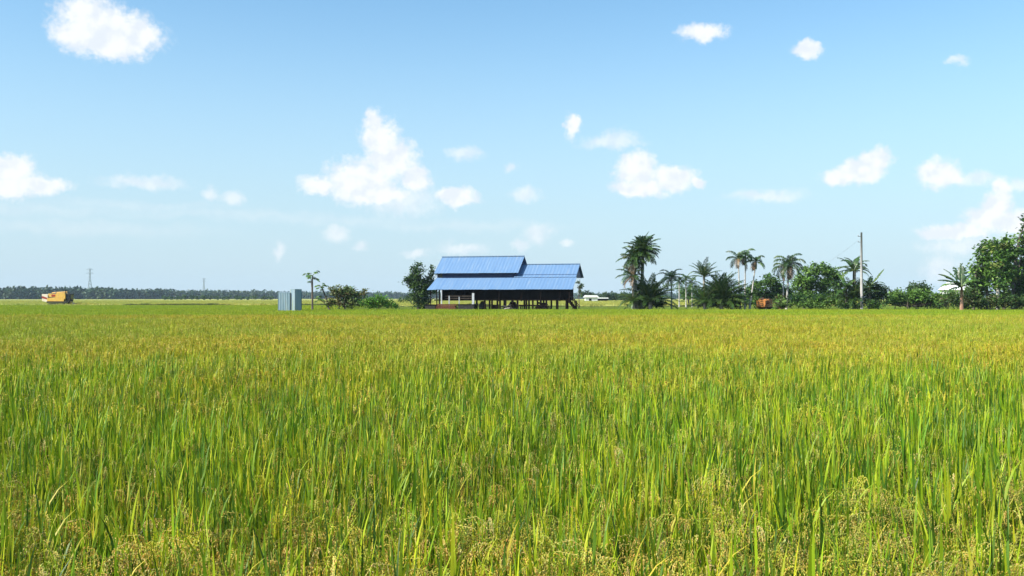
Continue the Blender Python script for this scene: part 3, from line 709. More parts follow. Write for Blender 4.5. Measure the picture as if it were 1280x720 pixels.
for s in (-.6, .6):
    w = MB(); w.tube([(s+.3*math.cos(a*math.pi/8), 0, .3+.3*math.sin(a*math.pi/8)) for a in range(17)], [.05]*17, 6); wh = w.build('wheel', M['black'], t, smooth=True)
    w = MB(); w.tube([(s,-.05,.3),(s,.05,.3)], [.06,.06], 8); [w.bar((s,0,.3),(s+.27*math.cos(a),0,.3+.27*math.sin(a)),.012) for a in [i*math.pi/4 for i in range(8)]]; w.build('spokes', M['steel'], wh)
w = MB(); w.tube([(-.6,0,.3),(-.2,0,.55),(.3,0,.6),(.45,0,.85)], [.05,.1,.09,.05], 8); w.tube([(.45,0,.9),(.6,0,.3)], [.035,.035], 6); w.build('frame', M['steel'], t, smooth=True)
w = MB(); w.tube([(-.7,0,.78),(-.4,0,.8),(0,0,.76)], [.07,.12,.1], 8); w.build('seat', M['black'], t, smooth=True)
w = MB(); w.tube([(0,0,.8),(.2,0,.88),(.4,0,.84)], [.08,.15,.08], 10); w.build('fuel_tank', M['black'], t, smooth=True)
w = MB(); w.tube([(.4,-.32,1.05),(.46,0,.98),(.4,.32,1.05)], [.018,.02,.018], 6); w.build('handlebar', M['steel'], t)
for (px, v, wd, ht, lb) in ((603.5, 1.9, 1.0, 1.35, 'dark covered heap under the house close to the whitish post'), (641, 1.8, 1.3, 1.3, 'dark covered heap under the house behind the motorcycle')):
    t = hthing('covered_heap', lb, 'heap', px, v); w = MB(); R = random.Random(int(px)); nn = 10
    rings = [[(wd*.5*(1-.45*(j/4)**2)*R.uniform(.88, 1.1)*math.cos(i*2*math.pi/nn), wd*.45*(1-.45*(j/4)**2)*R.uniform(.88, 1.1)*math.sin(i*2*math.pi/nn), ht*j/4*R.uniform(.97, 1.02)) for i in range(nn)] for j in range(5)]
    w.add([p for q in rings for p in q]+[(0, 0, ht*1.05)], [(j*nn+i, j*nn+(i+1)%nn, (j+1)*nn+(i+1)%nn, (j+1)*nn+i) for j in range(4) for i in range(nn)]+[(4*nn+i, 4*nn+(i+1)%nn, 5*nn) for i in range(nn)])
    w.build('tarpaulin', M['black'], t); w = MB(); w.tube([(wd*.56*math.cos(a), wd*.5*math.sin(a), ht*.45) for a in [i*2*math.pi/12 for i in range(13)]], [.015]*13, 4); w.build('rope', M['wood'], t)
t = hthing('work_table', 'long low wooden table under the right half of the house', 'table', 666, 1.2)
w = MB(); w.box(-1.5,1.5,-.45,.45,.84,.9); w.build('tabletop', M['darkwood'], t)
for sx in (-1.35, 1.35):
    for sy in (-.38, .38): w = MB(); w.box(sx-.05,sx+.05,sy-.05,sy+.05,0,.838); w.build('leg', M['darkwood'], t)
t = hthing('firewood_heap', 'sloping heap of dark firewood under the right half of the house', 'firewood', 680, 0)
w = MB(); R = random.Random(9)
for k in range(80):
    h = R.random()**1.3; x = R.uniform(-1, 1.1)*(1-.75*h); a = R.uniform(-.5,.5); p = Vector((x-.15, R.uniform(-.4,.4)*(1-h), .06+h*1.15)); d = Vector((math.cos(a)*.35, math.sin(a)*.35, R.uniform(-.12,.05)))
    w.tube([p-d, p+d], [.05,.045], 6)
w.build('logs', M['darkwood'], t)

# ------------------------------------------------------------ zinc shed at the field edge
t = thing('zinc_shed', 'small grey corrugated zinc shed, one half taller, at the green crop edge', 'shed', (X(362, 97), 97, 0))
def csheet(name, a, b2, h0, h1, parent, pitch=.19, amp=.022, label=None):
    a = Vector((*a, 0)); b2 = Vector((*b2, 0)); n = max(4, int((b2-a).length/pitch*4)); nr = (b2-a).cross(Vector((0,0,1))).normalized(); mb = MB(); vs = []
    for h in (h0, h1):
        for th in (0, .008):
            for i in range(n+1): vs.append(a.lerp(b2, i/n)+nr*(amp*math.cos(i*math.pi/2)-th)+Vector((0,0,h)))
    k = n+1; fs = []
    for i in range(n):
        fs += [(i, i+1, 2*k+i+1, 2*k+i), (k+i, 3*k+i, 3*k+i+1, k+i+1), (2*k+i, 2*k+i+1, 3*k+i+1, 3*k+i), (i, k+i, k+i+1, i+1)]
    mb.add(vs, fs); return mb.build(name, M['zinc'], parent, label=label)
sxy = lambda px, d: (X(px, 97+d)-X(362, 97), d)
p1, p2, p3, p4 = sxy(347.6, .35), sxy(362.6, 0), sxy(364.4, 1.3), sxy(349.5, 1.6)
z1 = Z(366.2, 97); z2 = Z(362, 97)
csheet('low_wall', p1, p2, 0, z1, t, label='paler lower front of the shed'); csheet('low_wall', p4, p1, 0, z1, t); csheet('low_wall', p3, p4, 0, z1, t)
q1, q2, q3, q4 = sxy(363.1, .25), sxy(368.6, -.45), sxy(377, .25), sxy(371, .95)
for a, b2 in ((q1,q2),(q2,q3),(q3,q4),(q4,q1)): csheet('tall_wall', a, b2, 0, z2, t)
w = MB(); w.add([(*p1,z1+.01),(*p2,z1+.01),(*p3,z1+.05),(*p4,z1+.05),(*p1,z1+.04),(*p2,z1+.04),(*p3,z1+.08),(*p4,z1+.08)], [(3,2,1,0),(4,5,6,7),(0,1,5,4),(1,2,6,5),(2,3,7,6),(3,0,4,7)]); w.build('roof', M['zinc'], t, label='low flat roof')
w = MB(); w.add([(*q1,z2+.01),(*q2,z2+.01),(*q3,z2+.01),(*q4,z2+.01),(*q1,z2+.05),(*q2,z2+.05),(*q3,z2+.05),(*q4,z2+.05)], [(3,2,1,0),(4,5,6,7),(0,1,5,4),(1,2,6,5),(2,3,7,6),(3,0,4,7)]); w.build('roof', M['zinc'], t, label='taller flat roof')

# ------------------------------------------------------------ combine harvesters
def harvester(label, loc, rz, body, s=1., group='rice harvesters'):
    t = thing('combine_harvester', label, 'harvester', loc, rz, group); t.scale = (s, s, s)
    for y in (-.85, .85):     # rubber tracks
        w = MB(); pr = [(-2.0,.35),(-1.75,.05),(1.3,.05),(1.75,.45),(1.6,.85),(-1.7,.8)]; w.prism(pr, y-.22, y+.22); tk = w.build('track', M['black'], t)
        w = MB()
        for x in (-1.5,-.9,-.3,.3,.9,1.35): w.tube([(x,y-.27,.27),(x,y+.27,.27)], [.17,.17], 12)
        w.build('wheel', M['steel'], tk)
    w = MB(); w.prism([(-2.1,.86),(1.9,.86),(1.9,1.15),(-2.1,1.15)], -1.0, 1.0); w.build('chassis', M['black'], t)
    w = MB(); w.prism([(-2.0,1.16),(1.1,1.16),(1.1,1.7),(.2,1.95),(-2.0,1.75)], -1.02, .98); w.build('body', body, t)
    w = MB(); w.prism([(-3.0,1.2),(-1.95,1.0),(-1.95,2.35),(-3.05,2.5)], -.9, .9); r = w.build('rear_hood', M['orange'] if body is M['orange'] else M['cream'], t)
    w = MB(); w.prism([(-3.02,1.75),(-2.0,1.5),(-2.0,1.8),(-3.04,2.15)], -.93, -.905); w.build('stripe', M['red'], r)
    w = MB(); w.prism([(-1.9,1.95),(-.6,2.0),(-.6,2.45),(-1.9,2.6)], -.8, .8); w.build('engine_cover', body, t)
    w = MB(); w.prism([(-1.3,2.05),(-.62,2.08),(-.62,2.4),(-1.3,2.42)], -.83, -.805); w.build('grille', M['red'], t)
    n = 14; w = MB(); vs = []
    for i in range(n):        # rounded grain tank
        a = 2*math.pi*i/n; cx = abs(math.cos(a))**.55*(1 if math.cos(a) > 0 else -1); cz = abs(math.sin(a))**.55*(1 if math.sin(a) > 0 else -1)
        vs.append((.42+.92*cx, 2.05+.72*cz))
    w.prism(vs, -.95, .6); w.build('grain_tank', M['yellow'] if body is not M['orange'] else M['orange'], t)
    w = MB(); w.prism([(1.4,1.16),(2.1,1.16),(2.18,2.55),(1.42,2.6)], -.75, .75); cb = w.build('cab', M['black'], t)
    w = MB(); w.prism([(2.185,1.5),(2.2,1.5),(2.215,2.4),(2.2,2.4)], -.6, .6); w.prism([(1.5,1.6),(2.05,1.6),(2.05,2.4),(1.5,2.4)], -.765, -.752); w.build('window', M['darkglass'], cb)
    w = MB(); w.tube([(1.15,-.3,2.3),(1.15,-.3,3.2)], [.09,.09], 10); w.tube([(1.15,-.3,3.2),(1.2,-.3,3.3)], [.12,.12], 10); w.build('exhaust_pipe', M['black'], t)
    w = MB(); w.tube([(-1.0,.2,2.5),(-.9,.2,2.95)], [.12,.08], 8); w.build('air_intake', M['steel'], t)
    w = MB(); w.tube([(.9,.75,1.4),(.9,.75,2.9),(-1.9,.75,2.75)], [.11,.11,.09], 8); w.build('unloading_pipe', body, t)
    w = MB(); w.bar((1.9,0,.95), (3.0,0,.42), .6, .4); w.build('feeder', body, t)
    w = MB(); w.prism([(2.7,.18),(3.9,.12),(3.9,.2),(3.0,.4),(2.95,.8),(2.7,.8)], -1.15, 1.15); hd = w.build('header', M['steel'], t)
    w = MB()
    for k in range(5):
        a = 2*math.pi*k/5; w.tube([(3.5+.3*math.cos(a),-1.1,.6+.3*math.sin(a)),(3.5+.3*math.cos(a),1.1,.6+.3*math.sin(a))], [.025,.025], 5)
        for y in (-1.08, 0, 1.08): w.bar((3.5,y,.6), (3.5+.3*math.cos(a),y,.6+.3*math.sin(a)), .035)
    w.build('reel', M['black'], hd)
    return t
# ------------------------------------------------------------ left side plants
def papaya(label, D, bx, tops, seed):
    R = random.Random(seed); t = thing('papaya_tree', label, 'papaya', (X(bx, D), D, 0))
    x0 = X(bx, D)
    for j, (cx, cy, rr, n) in enumerate(tops):
        tx, tz = X(cx, D)-x0, Z(cy, D)
        if j == 0: w = MB(); w.tube([(0,0,-.1),(tx*.4,0,tz*.5),(tx,0,tz)], [.12,.09,.05], 8); w.build('trunk', M['bark'], t, smooth=True)
        else: w = MB(); w.tube([(0.0,0,.5),(tx*.5,0,tz*.75),(tx,0,tz)], [.07,.055,.04], 7); w.build('branch', M['bark'], t, smooth=True)
        for k in range(n):
            f = MB(); a = 2.4*k+R.uniform(-.3,.3); el = R.uniform(-.5, 1.2); d = Vector((math.cos(a)*math.cos(el), math.sin(a)*math.cos(el), math.sin(el)))
            ln = rr*R.uniform(.55, .9); p0 = Vector((tx,0,tz-.05)); p1 = p0+d*ln; f.tube([p0,p1], [.018,.012], 4, (.16,.2,.06))
            c = R.choice(MD+LT)
            out = Vector((math.cos(a), math.sin(a), -.45)).normalized(); sd_ = Vector((-math.sin(a), math.cos(a), 0))
            for q in range(7):          # hand-shaped leaf of seven lobes
                b = (q-3)*.62; dd = (out*math.cos(b)+sd_*math.sin(b)+Vector((0,0,-.25))).normalized(); l2 = rr*R.uniform(.32, .45); s2 = dd.cross(Vector((0,0,1))).normalized()*l2*.27
                f.add([p1, p1+dd*l2*.5-s2, p1+dd*l2+Vector((0,0,-.06)), p1+dd*l2*.5+s2], [(0,1,2),(0,2,3)], tuple(v*R.uniform(.8,1.2) for v in c))
            f.build('leaf', M['palm'], t)
    return t
papaya('slender papaya tree with few leaves standing alone right of the zinc shed', 104, 390.5, [(390.6, 344, .95, 8), (389.0, 349, .8, 3)], 5)
papaya('short leaning papaya plant at the left edge of the brownish bush', 108, 413, [(402, 358, .8, 10), (399, 374, .7, 9)], 8)
tree('shrub', 'sprawling brown and green bush left of the rounder bright one', 'bush', 108, 428, [(420,364,10,7),(432,366,13,9),(444,368,12,8),(428,363,6,5),(434,361,5,4),(428,376,18,7),(438,378,16,6),(410,377,9,5),(450,376,10,5),(455,365,4,3)], 11, [(.1,.17,.04),(.15,.18,.05),(.07,.11,.03),(.2,.2,.07),(.13,.1,.04)], .3, .9, .45, .07, trunks=[424, 432, 440], parts=('stem', 'foliage'))
R = random.Random(12)
palm('palm_bush', 'stemless feathery palm rising out of the brownish bush', 'palm', 107.5, 430, 430, 374, 31, 11, 1.9, (.45, 1.35), .9, .07, .35, .4, OL+MD, y0=1.0)
tree('shrub', 'rounded bright green bush between the brownish bush and the big tree', 'bush', 106, 471, [(470,377,17,7),(460,380,13,5),(485,380,12,5),(474,373,8,5),(493,383,6,3)], 12, [(.08,.19,.02),(.11,.24,.025),(.06,.15,.02)], .22, 1.3, .4, .05, parts=('stem', 'foliage'))
tree('shrub', 'low dark bush far off at the left foot of the big tree', 'bush', 200, 513, [(511,373,5,3.5),(517,371,3,4),(503,375,5,2)], 13, DK, .5, 1.1, .6, .1, parts=('stem', 'foliage'))
tree('broadleaf_tree', 'tall dark two-crowned tree behind the left end of the house', 'tree', 136, 524, [(521,338,9,10),(519,349,12,8),(524,357,12,8),(514,354,8,6),(522,368,9,8),(541,337,4,8),(536,350,7,10),(531,364,9,8),(510,350,4,5),(542,362,6,8),(522,376,7,7),(533,375,7,7),(528,381,7,4)], 14, DK, .32, 1.6, .55, .22, trunks=[523])

# ------------------------------------------------------------ far things
CB = [(.03,.065,.03),(.045,.085,.035),(.025,.05,.025),(.06,.09,.035)]
def treeline(name, label, seed, segs, leaf, pal):
    R = random.Random(seed); mb = MB()
    for (x0, x1, d0, d1, h, n) in segs:
        for k in range(n):
            u = (k+R.random())/n; d = d0+(d1-d0)*u+R.uniform(0, 90); px = x0+(x1-x0)*u; x = X(px, d)
            hh = h*R.uniform(.72, 1.12); r = hh*R.uniform(.3, .5); c = R.choice(pal)
            mb.tube([(x,d,0),(x,d,hh*.8)], [.3,.15], 4, (.1,.08,.06))
            for j in range(46):
                dv = Vector((R.gauss(0,1), R.gauss(0,1), R.gauss(0,1))).normalized()*R.random()**.4
                f = R.uniform(.7, 1.3); leafcard(mb, Vector((x+dv.x*r, d+dv.y*r, max(.5, hh*.62+dv.z*hh*.42))), leaf*R.uniform(.6,1.3), leaf*.7, R, tuple(v*f for v in c))
            for j in range(14):      # undergrowth
                f = R.uniform(.6, 1.1); leafcard(mb, Vector((x+R.uniform(-r,r)*1.5, d+R.uniform(-4,4), R.uniform(.3, hh*.35))), leaf, leaf*.8, R, tuple(v*f for v in c))
    o = mb.build(name, M['leaf']); return tag(o, label, 'wood', kind='stuff')
treeline('distant_wood', 'hazy bluish tree line along the whole horizon', 21, [(-160,140,900,980,11.8,300),(140,345,980,1350,11.0,230),(345,720,1350,1700,10.5,330),(720,1500,1350,1500,9,360)], 3.4, CB)
R = random.Random(33)
for i, px in enumerate([206,214,223,231,240,246,256,263,272,281,286,296,302,311,320,331,338]):
    d = 640+R.uniform(-30, 60)
    tree('round_tree', 'small round tree in the row before the hazy wood', 'tree', d, px, [(px, 371.4+R.uniform(-.6,.6), R.uniform(2.6,4.6), R.uniform(1.6,2.4)), (px+R.uniform(-2,2), 372.3, 3, 1.6)], 300+i, DK, 1.0, 1.0, 1.3, .25, group='row of small trees before the distant wood', limbs=False)
for i, (px, py, r) in enumerate([(732,367,5),(739,369,4.5),(751,371,3),(758,368,4.5),(766,370,5),(772,371,5),(762,373,4),(780,370,6)]):
    tree('distant_tree', ['dark tree rising behind the white hut, right of the house','smaller dark tree over the white hut','low tree just right of the white hut','pointed tree midway between hut and tall palm','round far tree left of the tall palm clump','low dark far tree at the left foot of the tall palm clump','smallest low bush midway between hut and tall palm','far tree seen behind the tall palm clump'][i], 'tree', 420, px, [(px,py,r,r*.75),(px+r*.5,py+2,r*.7,r*.5),(px-r*.5,py+2,r*.7,r*.6)], 340+i, DK+CB[:1], .8, 1.2, 1., .25)
for i, (px, d, top) in enumerate([(112.3, 1180, 336), (254.8, 1650, 348)]):
    h = Z(top, d); t = thing('power_pylon', ['nearer, taller lattice pylon right of the yellow harvester', 'farther, fainter lattice pylon left of the zinc shed'][i], 'pylon', (X(px, d), d, 0), .5, 'power pylons on the horizon')
    w = MB(); n = 9; b0 = h*.1
    for s1, s2 in ((-1,-1),(1,-1),(1,1),(-1,1)): w.bar((s1*b0,s2*b0,0), (s1*.9,s2*.9,h*.65), .45); w.bar((s1*.9,s2*.9,h*.65), (s1*.35,s2*.35,h), .4)
    for k in range(n):
        z0, z1_ = h*k/n, h*(k+1)/n; f0 = b0+(.7-b0)*min(1, k/n/.7); f1 = b0+(.7-b0)*min(1, (k+1)/n/.7)
        for s2 in (-1, 1): w.bar((-f0,s2*f0,z0), (f1,s2*f1,z1_), .22); w.bar((f0,s2*f0,z0), (-f1,s2*f1,z1_), .22); w.bar((s2*f0,-f0,z0), (s2*f1,f1,z1_), .22)
    w.build('mast', M['lattice'], t)
    for z, l in ((.97, 3.6), (.85, 3.9)):
        w = MB(); w.bar((-l,0,h*z), (l,0,h*z), .28); w.bar((-l,0,h*z), (0,0,h*(z+.06)), .25); w.bar((l,0,h*z), (0,0,h*(z+.06)), .25); w.build('crossarm', M['lattice'], t)
# white hut far right of the house
t = thing('white_hut', 'small white far-off hut right of the blue-roofed house', 'hut', (X(738, 330), 330, 0))
w = MB(); w.box(-1.8,2.2,-2,2,0,2.0); w.build('wall', M['plaster'], t)
w = MB(); w.prism([(-2.3,2.0),(2.7,2.0),(2.0,2.7),(-1.6,2.7)], -2.4, 2.4); w.build('roof', M['whiteroof'], t)
w = MB(); w.box(-.6,.2,-2.03,-2.005,0,1.6); w.build('door', M['darkwood'], t)
t = thing('low_shed', 'long low dark shed with pale roof beside the white hut', 'shed', (X(748, 340), 340, 0))
w = MB(); w.box(-3,3,-1.5,1.5,0,1.6); w.build('wall', M['darkwood'], t)
w = MB(); w.prism([(-3.3,1.6),(3.3,1.6),(3.2,1.9),(-3.2,2.0)], -1.9, 1.9); w.build('roof', M['whiteroof'], t)
# slender dark tree seen past the right end of the house
tree('thin_tree', 'thin dark upright tree seen just past the right end of the house', 'tree', 165, 724, [(724.5,364,1.8,4),(725.5,358,2.2,3.5),(723.6,353.5,2,1.8),(727,356.5,2,1.2)], 51, DK+OL[:1], .3, 1.3, .3, .07)

# ------------------------------------------------------------ palms in the middle
V1 = 113
palm('tall_palm', 'tallest bushy palm of the clump right of the house', 'palm', V1, 801, 804, 314, 61, 42, 2.2, (-.6, 1.55), .95, .22, .62, .5, DK, n=22, w=.11)
palm('tall_palm', 'shaggy second palm crown pressed against the left of the tallest palm', 'palm', V1, 796, 792, 324, 77, 30, 1.95, (-.7, 1.5), 1.3, .2, .55, .55, DK+[(.09,.1,.03)], dead=2, n=20, w=.1, y0=-.3)
palm('leaning_palm', 'palm with yellowing crown at the left of the tall clump', 'palm', V1, 793, 789, 345, 62, 18, 1.75, (-.6, 1.2), 1.4, .17, .5, .6, DK+[(.12,.1,.03)], dead=3, n=20, w=.08, y0=-.6)
palm('palm_bush', 'dense dark trunkless palm at the right foot of the tall palm', 'palm', V1, 812, 812, 378, 63, 44, 3.4, (.1, 1.5), 1.0, .25, .7, .5, DK, n=20, w=.13, y0=-.5)
palm('palm_bush', 'low ragged young palm at the left foot of the tall palm', 'palm', V1, 790, 789, 377, 64, 18, 2.0, (-.2, 1.2), 1.4, .14, .45, .5, MD+DK, n=18, w=.07, y0=-1.2)
palm('small_palm', 'single small palm on a thin trunk right of the tall clump', 'palm', V1+2, 840.5, 840, 347, 65, 15, 1.7, (-.5, 1.35), 1.7, .1, .5, .55, DK+MD, n=20, w=.08, y0=.5)
for i, (px, cy) in enumerate([(849, 352), (857.5, 349), (865, 353)]):
    palm('slender_palm', ['leftmost pale thin palm trunk in the hazy gap right of the small palm','middle and tallest pale thin palm trunk in the hazy gap right of the small palm','rightmost pale thin palm trunk in the hazy gap, next to the twin palms'][i], 'palm', 170, px, px, cy, 66+i, 10, 2.0, (-.6, 1.2), 1.6, .11, .5, .6, MD, bark='palebark', n=14, w=.1, group='thin pale palms in the gap')
tree('broadleaf_tree', 'soft green tree low behind the thin pale palms', 'tree', 190, 860, [(853,364,8,6),(864,362,9,8),(872,368,8,7),(858,371,9,5)], 70, MD, .4, 1.2, .7, .15)
palm('upright_palm', 'palm with stiff upright crown, left of the dark bushy one', 'palm', V1+1, 881, 880, 346, 71, 18, 2.1, (.2, 1.5), .8, .17, .5, .4, DK+MD[:1], n=20, w=.08)
palm('palm_bush', 'low green palm clump under the upright palm', 'palm', V1+1, 880, 879, 379, 72, 26, 2.6, (.1, 1.45), 1.1, .2, .5, .5, MD+DK, n=18, w=.09, y0=-.7)
palm('palm_bush', 'big dark round palm bush reaching the ground beside the upright palm', 'palm', V1+1, 901, 901, 378, 73, 60, 3.7, (.05, 1.55), .95, .3, .75, .5, DK, n=20, w=.14, y0=-.3)
palm('palm_bush', 'smaller leafy palm bush right against the big dark one', 'palm', V1+1, 914, 913, 380, 74, 26, 2.0, (.1, 1.4), 1.1, .15, .45, .5, MD, n=16, w=.09, y0=-.8)
tree('shrub', 'dark tangle of scrub at the foot of the tall palm clump', 'bush', V1+.5, 800, [(795,378,8,7),(806,377,9,8),(818,374,11,10),(826,379,7,6),(801,362,7,9)], 75, DK, .3, 1.7, .45, .06, parts=('stem', 'foliage'))
tree('shrub', 'dark scrub filling the foot of the big palm bush', 'bush', V1+1.5, 900, [(884,377,9,8),(896,374,11,11),(908,374,11,11),(918,378,8,7)], 76, DK, .3, 1.7, .45, .06, parts=('stem', 'foliage'))
# areca palms
def areca(label, bx, cx, cy, seed, L0, trk=.095, nf=9, dead=2, **k):
    return palm('areca_palm', label, 'palm', V1+3, bx, cx, cy, seed, nf, L0, (-.55, 1.35), 1.9, trk, .5, .75, DK+MD, bark='palebark', shaft=.9, dead=dead, n=22, w=.085, group='areca palms', **k)
areca('tallest areca palm, at the left of the three slim ones', 925.5, 922.7, 323, 81, 1.75)
areca('middle slim areca palm with a small crown', 931, 931.8, 320, 82, 1.3, nf=7, dead=1)
areca('leaning areca palm, at the right of the three slim ones', 936.5, 945, 327, 83, 1.55, nf=8, dead=2)
palm('droopy_palm', 'broad drooping palm on a leaning pale trunk behind the orange combine', 'palm', V1+4, 982.5, 986.5, 331, 84, 18, 2.2, (-.9, 1.3), 1.9, .13, .6, .8, DK, bark='palebark', dead=4, n=24, w=.09)
palm('areca_palm', 'straight thin palm just left of the drooping one', 'palm', V1+5, 979, 979.5, 332, 85, 7, 1.6, (-.6, 1.1), 1.9, .09, .5, .7, DK, bark='palebark', n=20, w=.08)
palm('young_palm', 'young dark palm at the foot of the tallest areca', 'palm', V1+1, 925.5, 925.5, 364, 86, 8, 1.0, (.0, 1.3), 1.0, .07, .35, .5, DK, n=14, w=.08)
palm('young_palm', 'short dark palm stem with few fronds, left of the orange combine', 'palm', V1+1, 936, 937, 371, 87, 7, .8, (.2, 1.4), .8, .06, .3, .4, DK, n=14, w=.08)
palm('palm_bush', 'low yellow-green palm bush in front of the drooping palm', 'palm', V1, 977, 977, 386, 88, 26, 1.35, (-.05, 1.2), 1.0, .12, .4, .4, OL+LT, n=16, w=.08)

# ------------------------------------------------------------ right side vegetation
BG = [(.06,.14,.03),(.08,.17,.035),(.05,.11,.025)]
tree('broadleaf_tree', 'round-topped green tree behind the slim arecas', 'tree', 135, 955, [(945,358,12,9),(960,352,14,10),(972,360,12,10),(938,367,10,8),(955,368,14,9),(985,366,12,10),(972,372,14,7)], 91, MD, .35, 1.5, .6, .16)
tree('broadleaf_tree', 'pale green spreading tree behind the drooping palm', 'tree', 130, 1005, [(1010,345,14,12),(1026,337,15,11),(1040,345,13,13),(1000,355,12,10),(1018,355,18,12),(1038,360,14,12),(1050,352,8,9),(1008,365,14,9),(1045,368,12,9)], 92, LT+MD, .36, 1.5, .6, .18)
tree('shrub', 'bright green low bushes under the pale green tree', 'bush', 118, 1015, [(998,374,12,8),(1012,376,13,7),(1027,374,13,8),(1040,377,10,6),(985,378,8,5),(1052,376,10,7),(1015,381,26,4)], 93, LT, .28, 1.7, .45, .06, parts=('stem', 'foliage'))
tree('shrub', 'leafy green shrub left of the orange combine', 'bush', 121, 945, [(938,374,8,7),(946,377,7,6),(930,378,6,5)], 94, LT+MD, .28, 1.6, .45, .06, parts=('stem', 'foliage'))
banana('banana_plant', 'tall dark banana plant directly left of the utility pole', V1+2, 1067, 338, 101, [(120,70,1.9,1.2),(40,72,2.0,.9),(150,62,2.5,1.2),(20,55,2.4,2.2),(190,28,2.6,1.4),(340,35,2.2,2.4),(240,50,2.0,1.6),(60,40,2.2,2.0),(170,10,2.4,1.5),(210,0,2.2,1.3),(330,5,2.0,1.5)], W=.75, pal=DK, bark='bark', group='banana plants by the pole')
banana('banana_plant', 'lower banana plant with spreading leaves left of the pole', V1+1, 1058, 360, 102, [(185,20,2.6,1.6),(200,45,2.3,1.4),(120,70,2.2,.9),(30,55,2.2,1.5),(220,-5,2.3,.9),(270,40,1.8,1.6)], W=.7, pal=DK+MD, bark='bark', group='banana plants by the pole')
banana('banana_plant', 'banana plant right of the pole with one pale leaf pointing up right', V1+1.5, 1087, 358, 103, [(10,50,2.7,.1),(60,65,1.9,1.2),(150,60,1.9,1.4),(350,25,2.2,1.6),(320,40,2.0,1.7),(250,50,1.7,1.6)], W=.65, pal=DK+LT[:1], bark='bark', group='banana plants by the pole')
palm('palm_bush', 'dark feathery palm behind the banana plants at the pole', 'palm', V1+4, 1068, 1069, 334, 104, 14, 1.9, (-.3, 1.4), 1.3, .14, .5, .5, DK, n=18, w=.09)
palm('palm_bush', 'dark leafy palm bush around the foot of the utility pole', 'palm', V1+1.5, 1067, 1067, 376, 109, 30, 2.9, (.1, 1.5), 1.1, .2, .6, .5, DK, n=18, w=.13)
tree('shrub', 'dark rounded mass of bush behind the banana plants and pole', 'bush', V1+3, 1098, [(1068,366,11,14),(1060,374,11,8),(1078,362,8,14),(1092,360,10,9),(1102,364,9,9),(1098,374,12,8),(1085,372,9,8)], 105, DK, .3, 1.4, .5, .1, parts=('stem', 'foliage'))
tree('shrub', 'low scrub hiding the feet of the banana plants', 'bush', V1, 1070, [(1055,381,9,4),(1072,381,11,4),(1092,380,11,5)], 106, DK+MD, .26, 2.0, .4, .05, parts=('stem', 'foliage'))
tree('hedge', 'long light green scrub bank between the pole and the white-roofed house', 'hedge', 121, 1145, [(1112,374,10,9),(1122,371,11,9),(1134,372,12,9),(1146,370,12,9),(1158,371,12,9),(1170,373,12,8),(1182,373,10,8),(1140,378,30,6),(1170,379,16,6),(1192,370,10,8),(1205,374,11,9)], 107, LT, .3, 1.6, .5, .07, trunks=[1118, 1132, 1146, 1160, 1174], parts=('stem', 'foliage'))
tree('broadleaf_tree', 'flat dark treetop showing over the light green scrub bank', 'tree', 150, 1148, [(1140,360,9,6),(1150,358,10,6),(1158,362,8,5)], 108, DK, .35, 1.3, .6, .15)
t = thing('white_roofed_house', 'house with bright white gabled roof mostly hidden by scrub on the right', 'house', (X(1192, 220), 220, 0), rad(-20))
w = MB(); w.box(-2.6,2.6,-3,3,0,3.6); w.build('wall', M['plaster'], t)
w = MB(); w.add([(-3,-3.4,3.55),(3,-3.4,3.55),(3,3.4,3.55),(-3,3.4,3.55),(-1.4,0,5.2),(2.8,0,5.2)], [(3,2,1,0),(0,1,5,4),(1,2,5),(2,3,4,5),(3,0,4)]); w.build('roof', M['whiteroof'], t)
w = MB(); w.box(-.4,.5,-3.03,-3.005,0,2.0); w.build('door', M['darkwood'], t)
banana('banana_plant', 'banana plant with reddish stem and fan of dark leaves left of the big trees', 101, 1202, 358, 111, [(170,45,2.6,.8),(150,60,2.5,.7),(188,22,2.4,1.2),(65,80,2.5,.4),(25,62,2.0,1.2),(215,35,2.2,1.3),(350,25,2.0,1.6),(110,72,2.3,.5),(200,0,1.9,1.2),(330,45,1.9,1.4),(175,32,2.5,.9)], tr=.17, W=.9, pal=DK+MD)
tree('shrub', 'brownish dry scrub at the foot of the white-roofed house', 'bush', 112, 1184, [(1190,369,9,6),(1178,378,8,5),(1188,376,9,6),(1196,380,6,4)], 112, OL+MD, .26, 1.1, .4, .05, parts=('stem', 'foliage'))
big = dict(leaf=.42, sub=.55)
tree('broadleaf_tree', 'large-leaved tree at the left front of the big right-hand group', 'tree', 106, 1226, [(1228,309,6,4),(1236,306,7,5),(1228,320,11,9),(1222,335,10,8),(1232,330,13,10),(1216,352,8,8),(1228,350,13,10),(1216,367,8,7),(1240,315,11,11)], 121, MD+LT+DK[:1], dens=.95, tr=.14, trunks=[1217, 1236], bark='bark', **big)
tree('broadleaf_tree', 'big tree with whitish trunk and yellow-green leaves in the right-hand group', 'tree', 105, 1247, [(1248,308,12,9),(1262,304,12,9),(1250,320,16,12),(1262,318,14,12),(1245,338,15,11),(1260,342,16,13),(1250,356,14,8)], 122, LT+[(.16,.19,.04)]+MD, dens=1.15, tr=.2, bark='palebark', **big)
tree('broadleaf_tree', 'tallest tree, cut off by the right edge of the photo', 'tree', 107, 1290, [(1278,298,10,9),(1290,290,16,14),(1282,310,14,14),(1305,305,18,16),(1280,335,15,14),(1300,335,18,16),(1276,358,13,12),(1296,362,18,12),(1283,276,6,4)], 123, DK+MD, dens=1.2, tr=.24, trunks=[1266, 1290], **big)
tree('broadleaf_tree', 'dark backing tree behind the right-hand group', 'tree', 116, 1255, [(1235,345,20,16),(1258,345,20,22),(1280,350,20,22),(1225,365,16,12),(1255,370,24,10),(1285,372,20,10)], 124, DK, leaf=.45, dens=1.2, sub=.7, tr=.2)
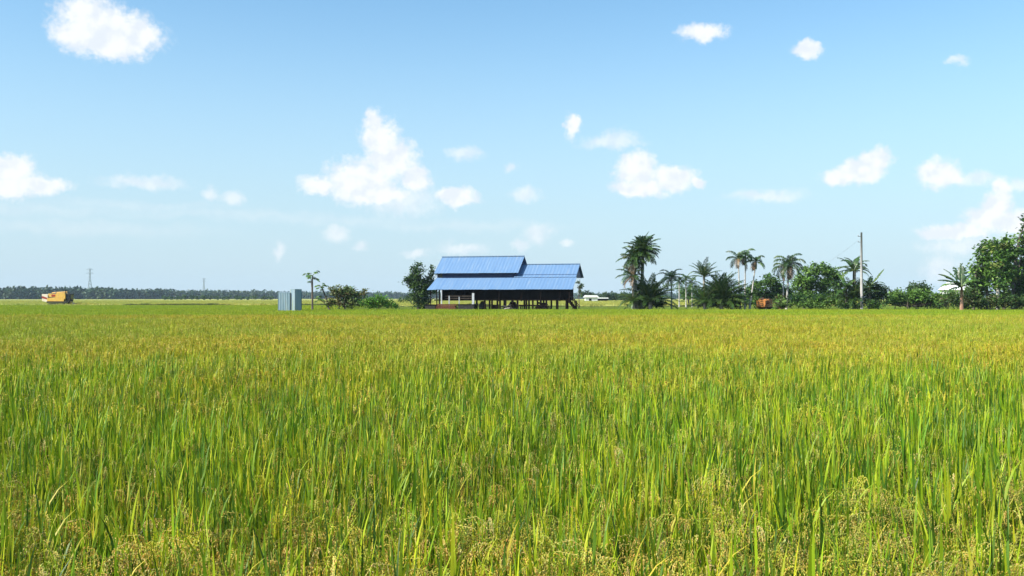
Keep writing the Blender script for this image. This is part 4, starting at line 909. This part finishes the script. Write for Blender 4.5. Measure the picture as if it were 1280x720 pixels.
tree('shrub', 'undergrowth beneath the right-hand trees', 'bush', 104, 1240, [(1213,366,7,9),(1192,375,7,6),(1211,378,8,7),(1222,379,9,6),(1244,376,12,8),(1262,377,12,8),(1278,378,12,7),(1230,378,8,6)], 125, DK+OL[:1], .28, 1.8, .4, .05, parts=('stem', 'foliage'))

harvester('yellow combine harvester parked at the far left beyond the green crop', (X(75.5, 186), 186, .0), 0, M['yellow'])
harvester('orange rusty combine half hidden in bushes between the palms', (X(957, 117.5), 117.5, 0), rad(58), M['orange'], .6)
tree('shrub', 'leafy bush half covering the right side of the orange combine', 'bush', 115, 970, [(972,377,6,7),(978,374,7,6)], 95, MD+OL, .28, 1.5, .45, .06, parts=('stem', 'foliage'))

# ------------------------------------------------------------ utility pole and cable
t = thing('utility_pole', 'tall bare concrete utility pole standing before the banana plants', 'pole', (X(1077, V1), V1, 0))
hp = Z(290.5, V1)
w = MB(); w.tube([(0,0,-.1),(0,0,hp*.5),(0,0,hp)], [.17,.14,.1], 14); w.build('shaft', M['concrete'], t, smooth=True)
for z in (hp-.45, hp-1.1):
    w = MB(); w.bar((-.1,-.02,z), (-.42,-.02,z), .05, .05); br = w.build('bracket', M['steel'], t)
    w = MB(); w.tube([(-.38,-.02,z+.03),(-.38,-.02,z+.12),(-.38,-.02,z+.18)], [.04,.06,.03], 8); w.build('insulator', M['whitepost'], br)
w = MB(); w.box(-.03,.03,-.2,-.155,hp*.16,hp*.22); w.build('number_plate', M['steel'], t)
a = Vector((X(1077, V1)-.38, V1, hp-.9)); b = Vector((X(1000, 185), 185, 7.4)); pts = [a.lerp(b, i/16)+Vector((0,0,-1.1*math.sin(math.pi*i/16))) for i in range(17)]
w = MB(); w.tube(pts, [.008]*17, 4); o = w.build('overhead_cable', M['steel']); tag(o, 'thin cable sagging away from the utility pole to the left', 'cable')

# ------------------------------------------------------------ render look
S.view_settings.view_transform = 'Standard'; S.view_settings.look = 'None'; S.view_settings.gamma = 1
S.view_settings.exposure = .85
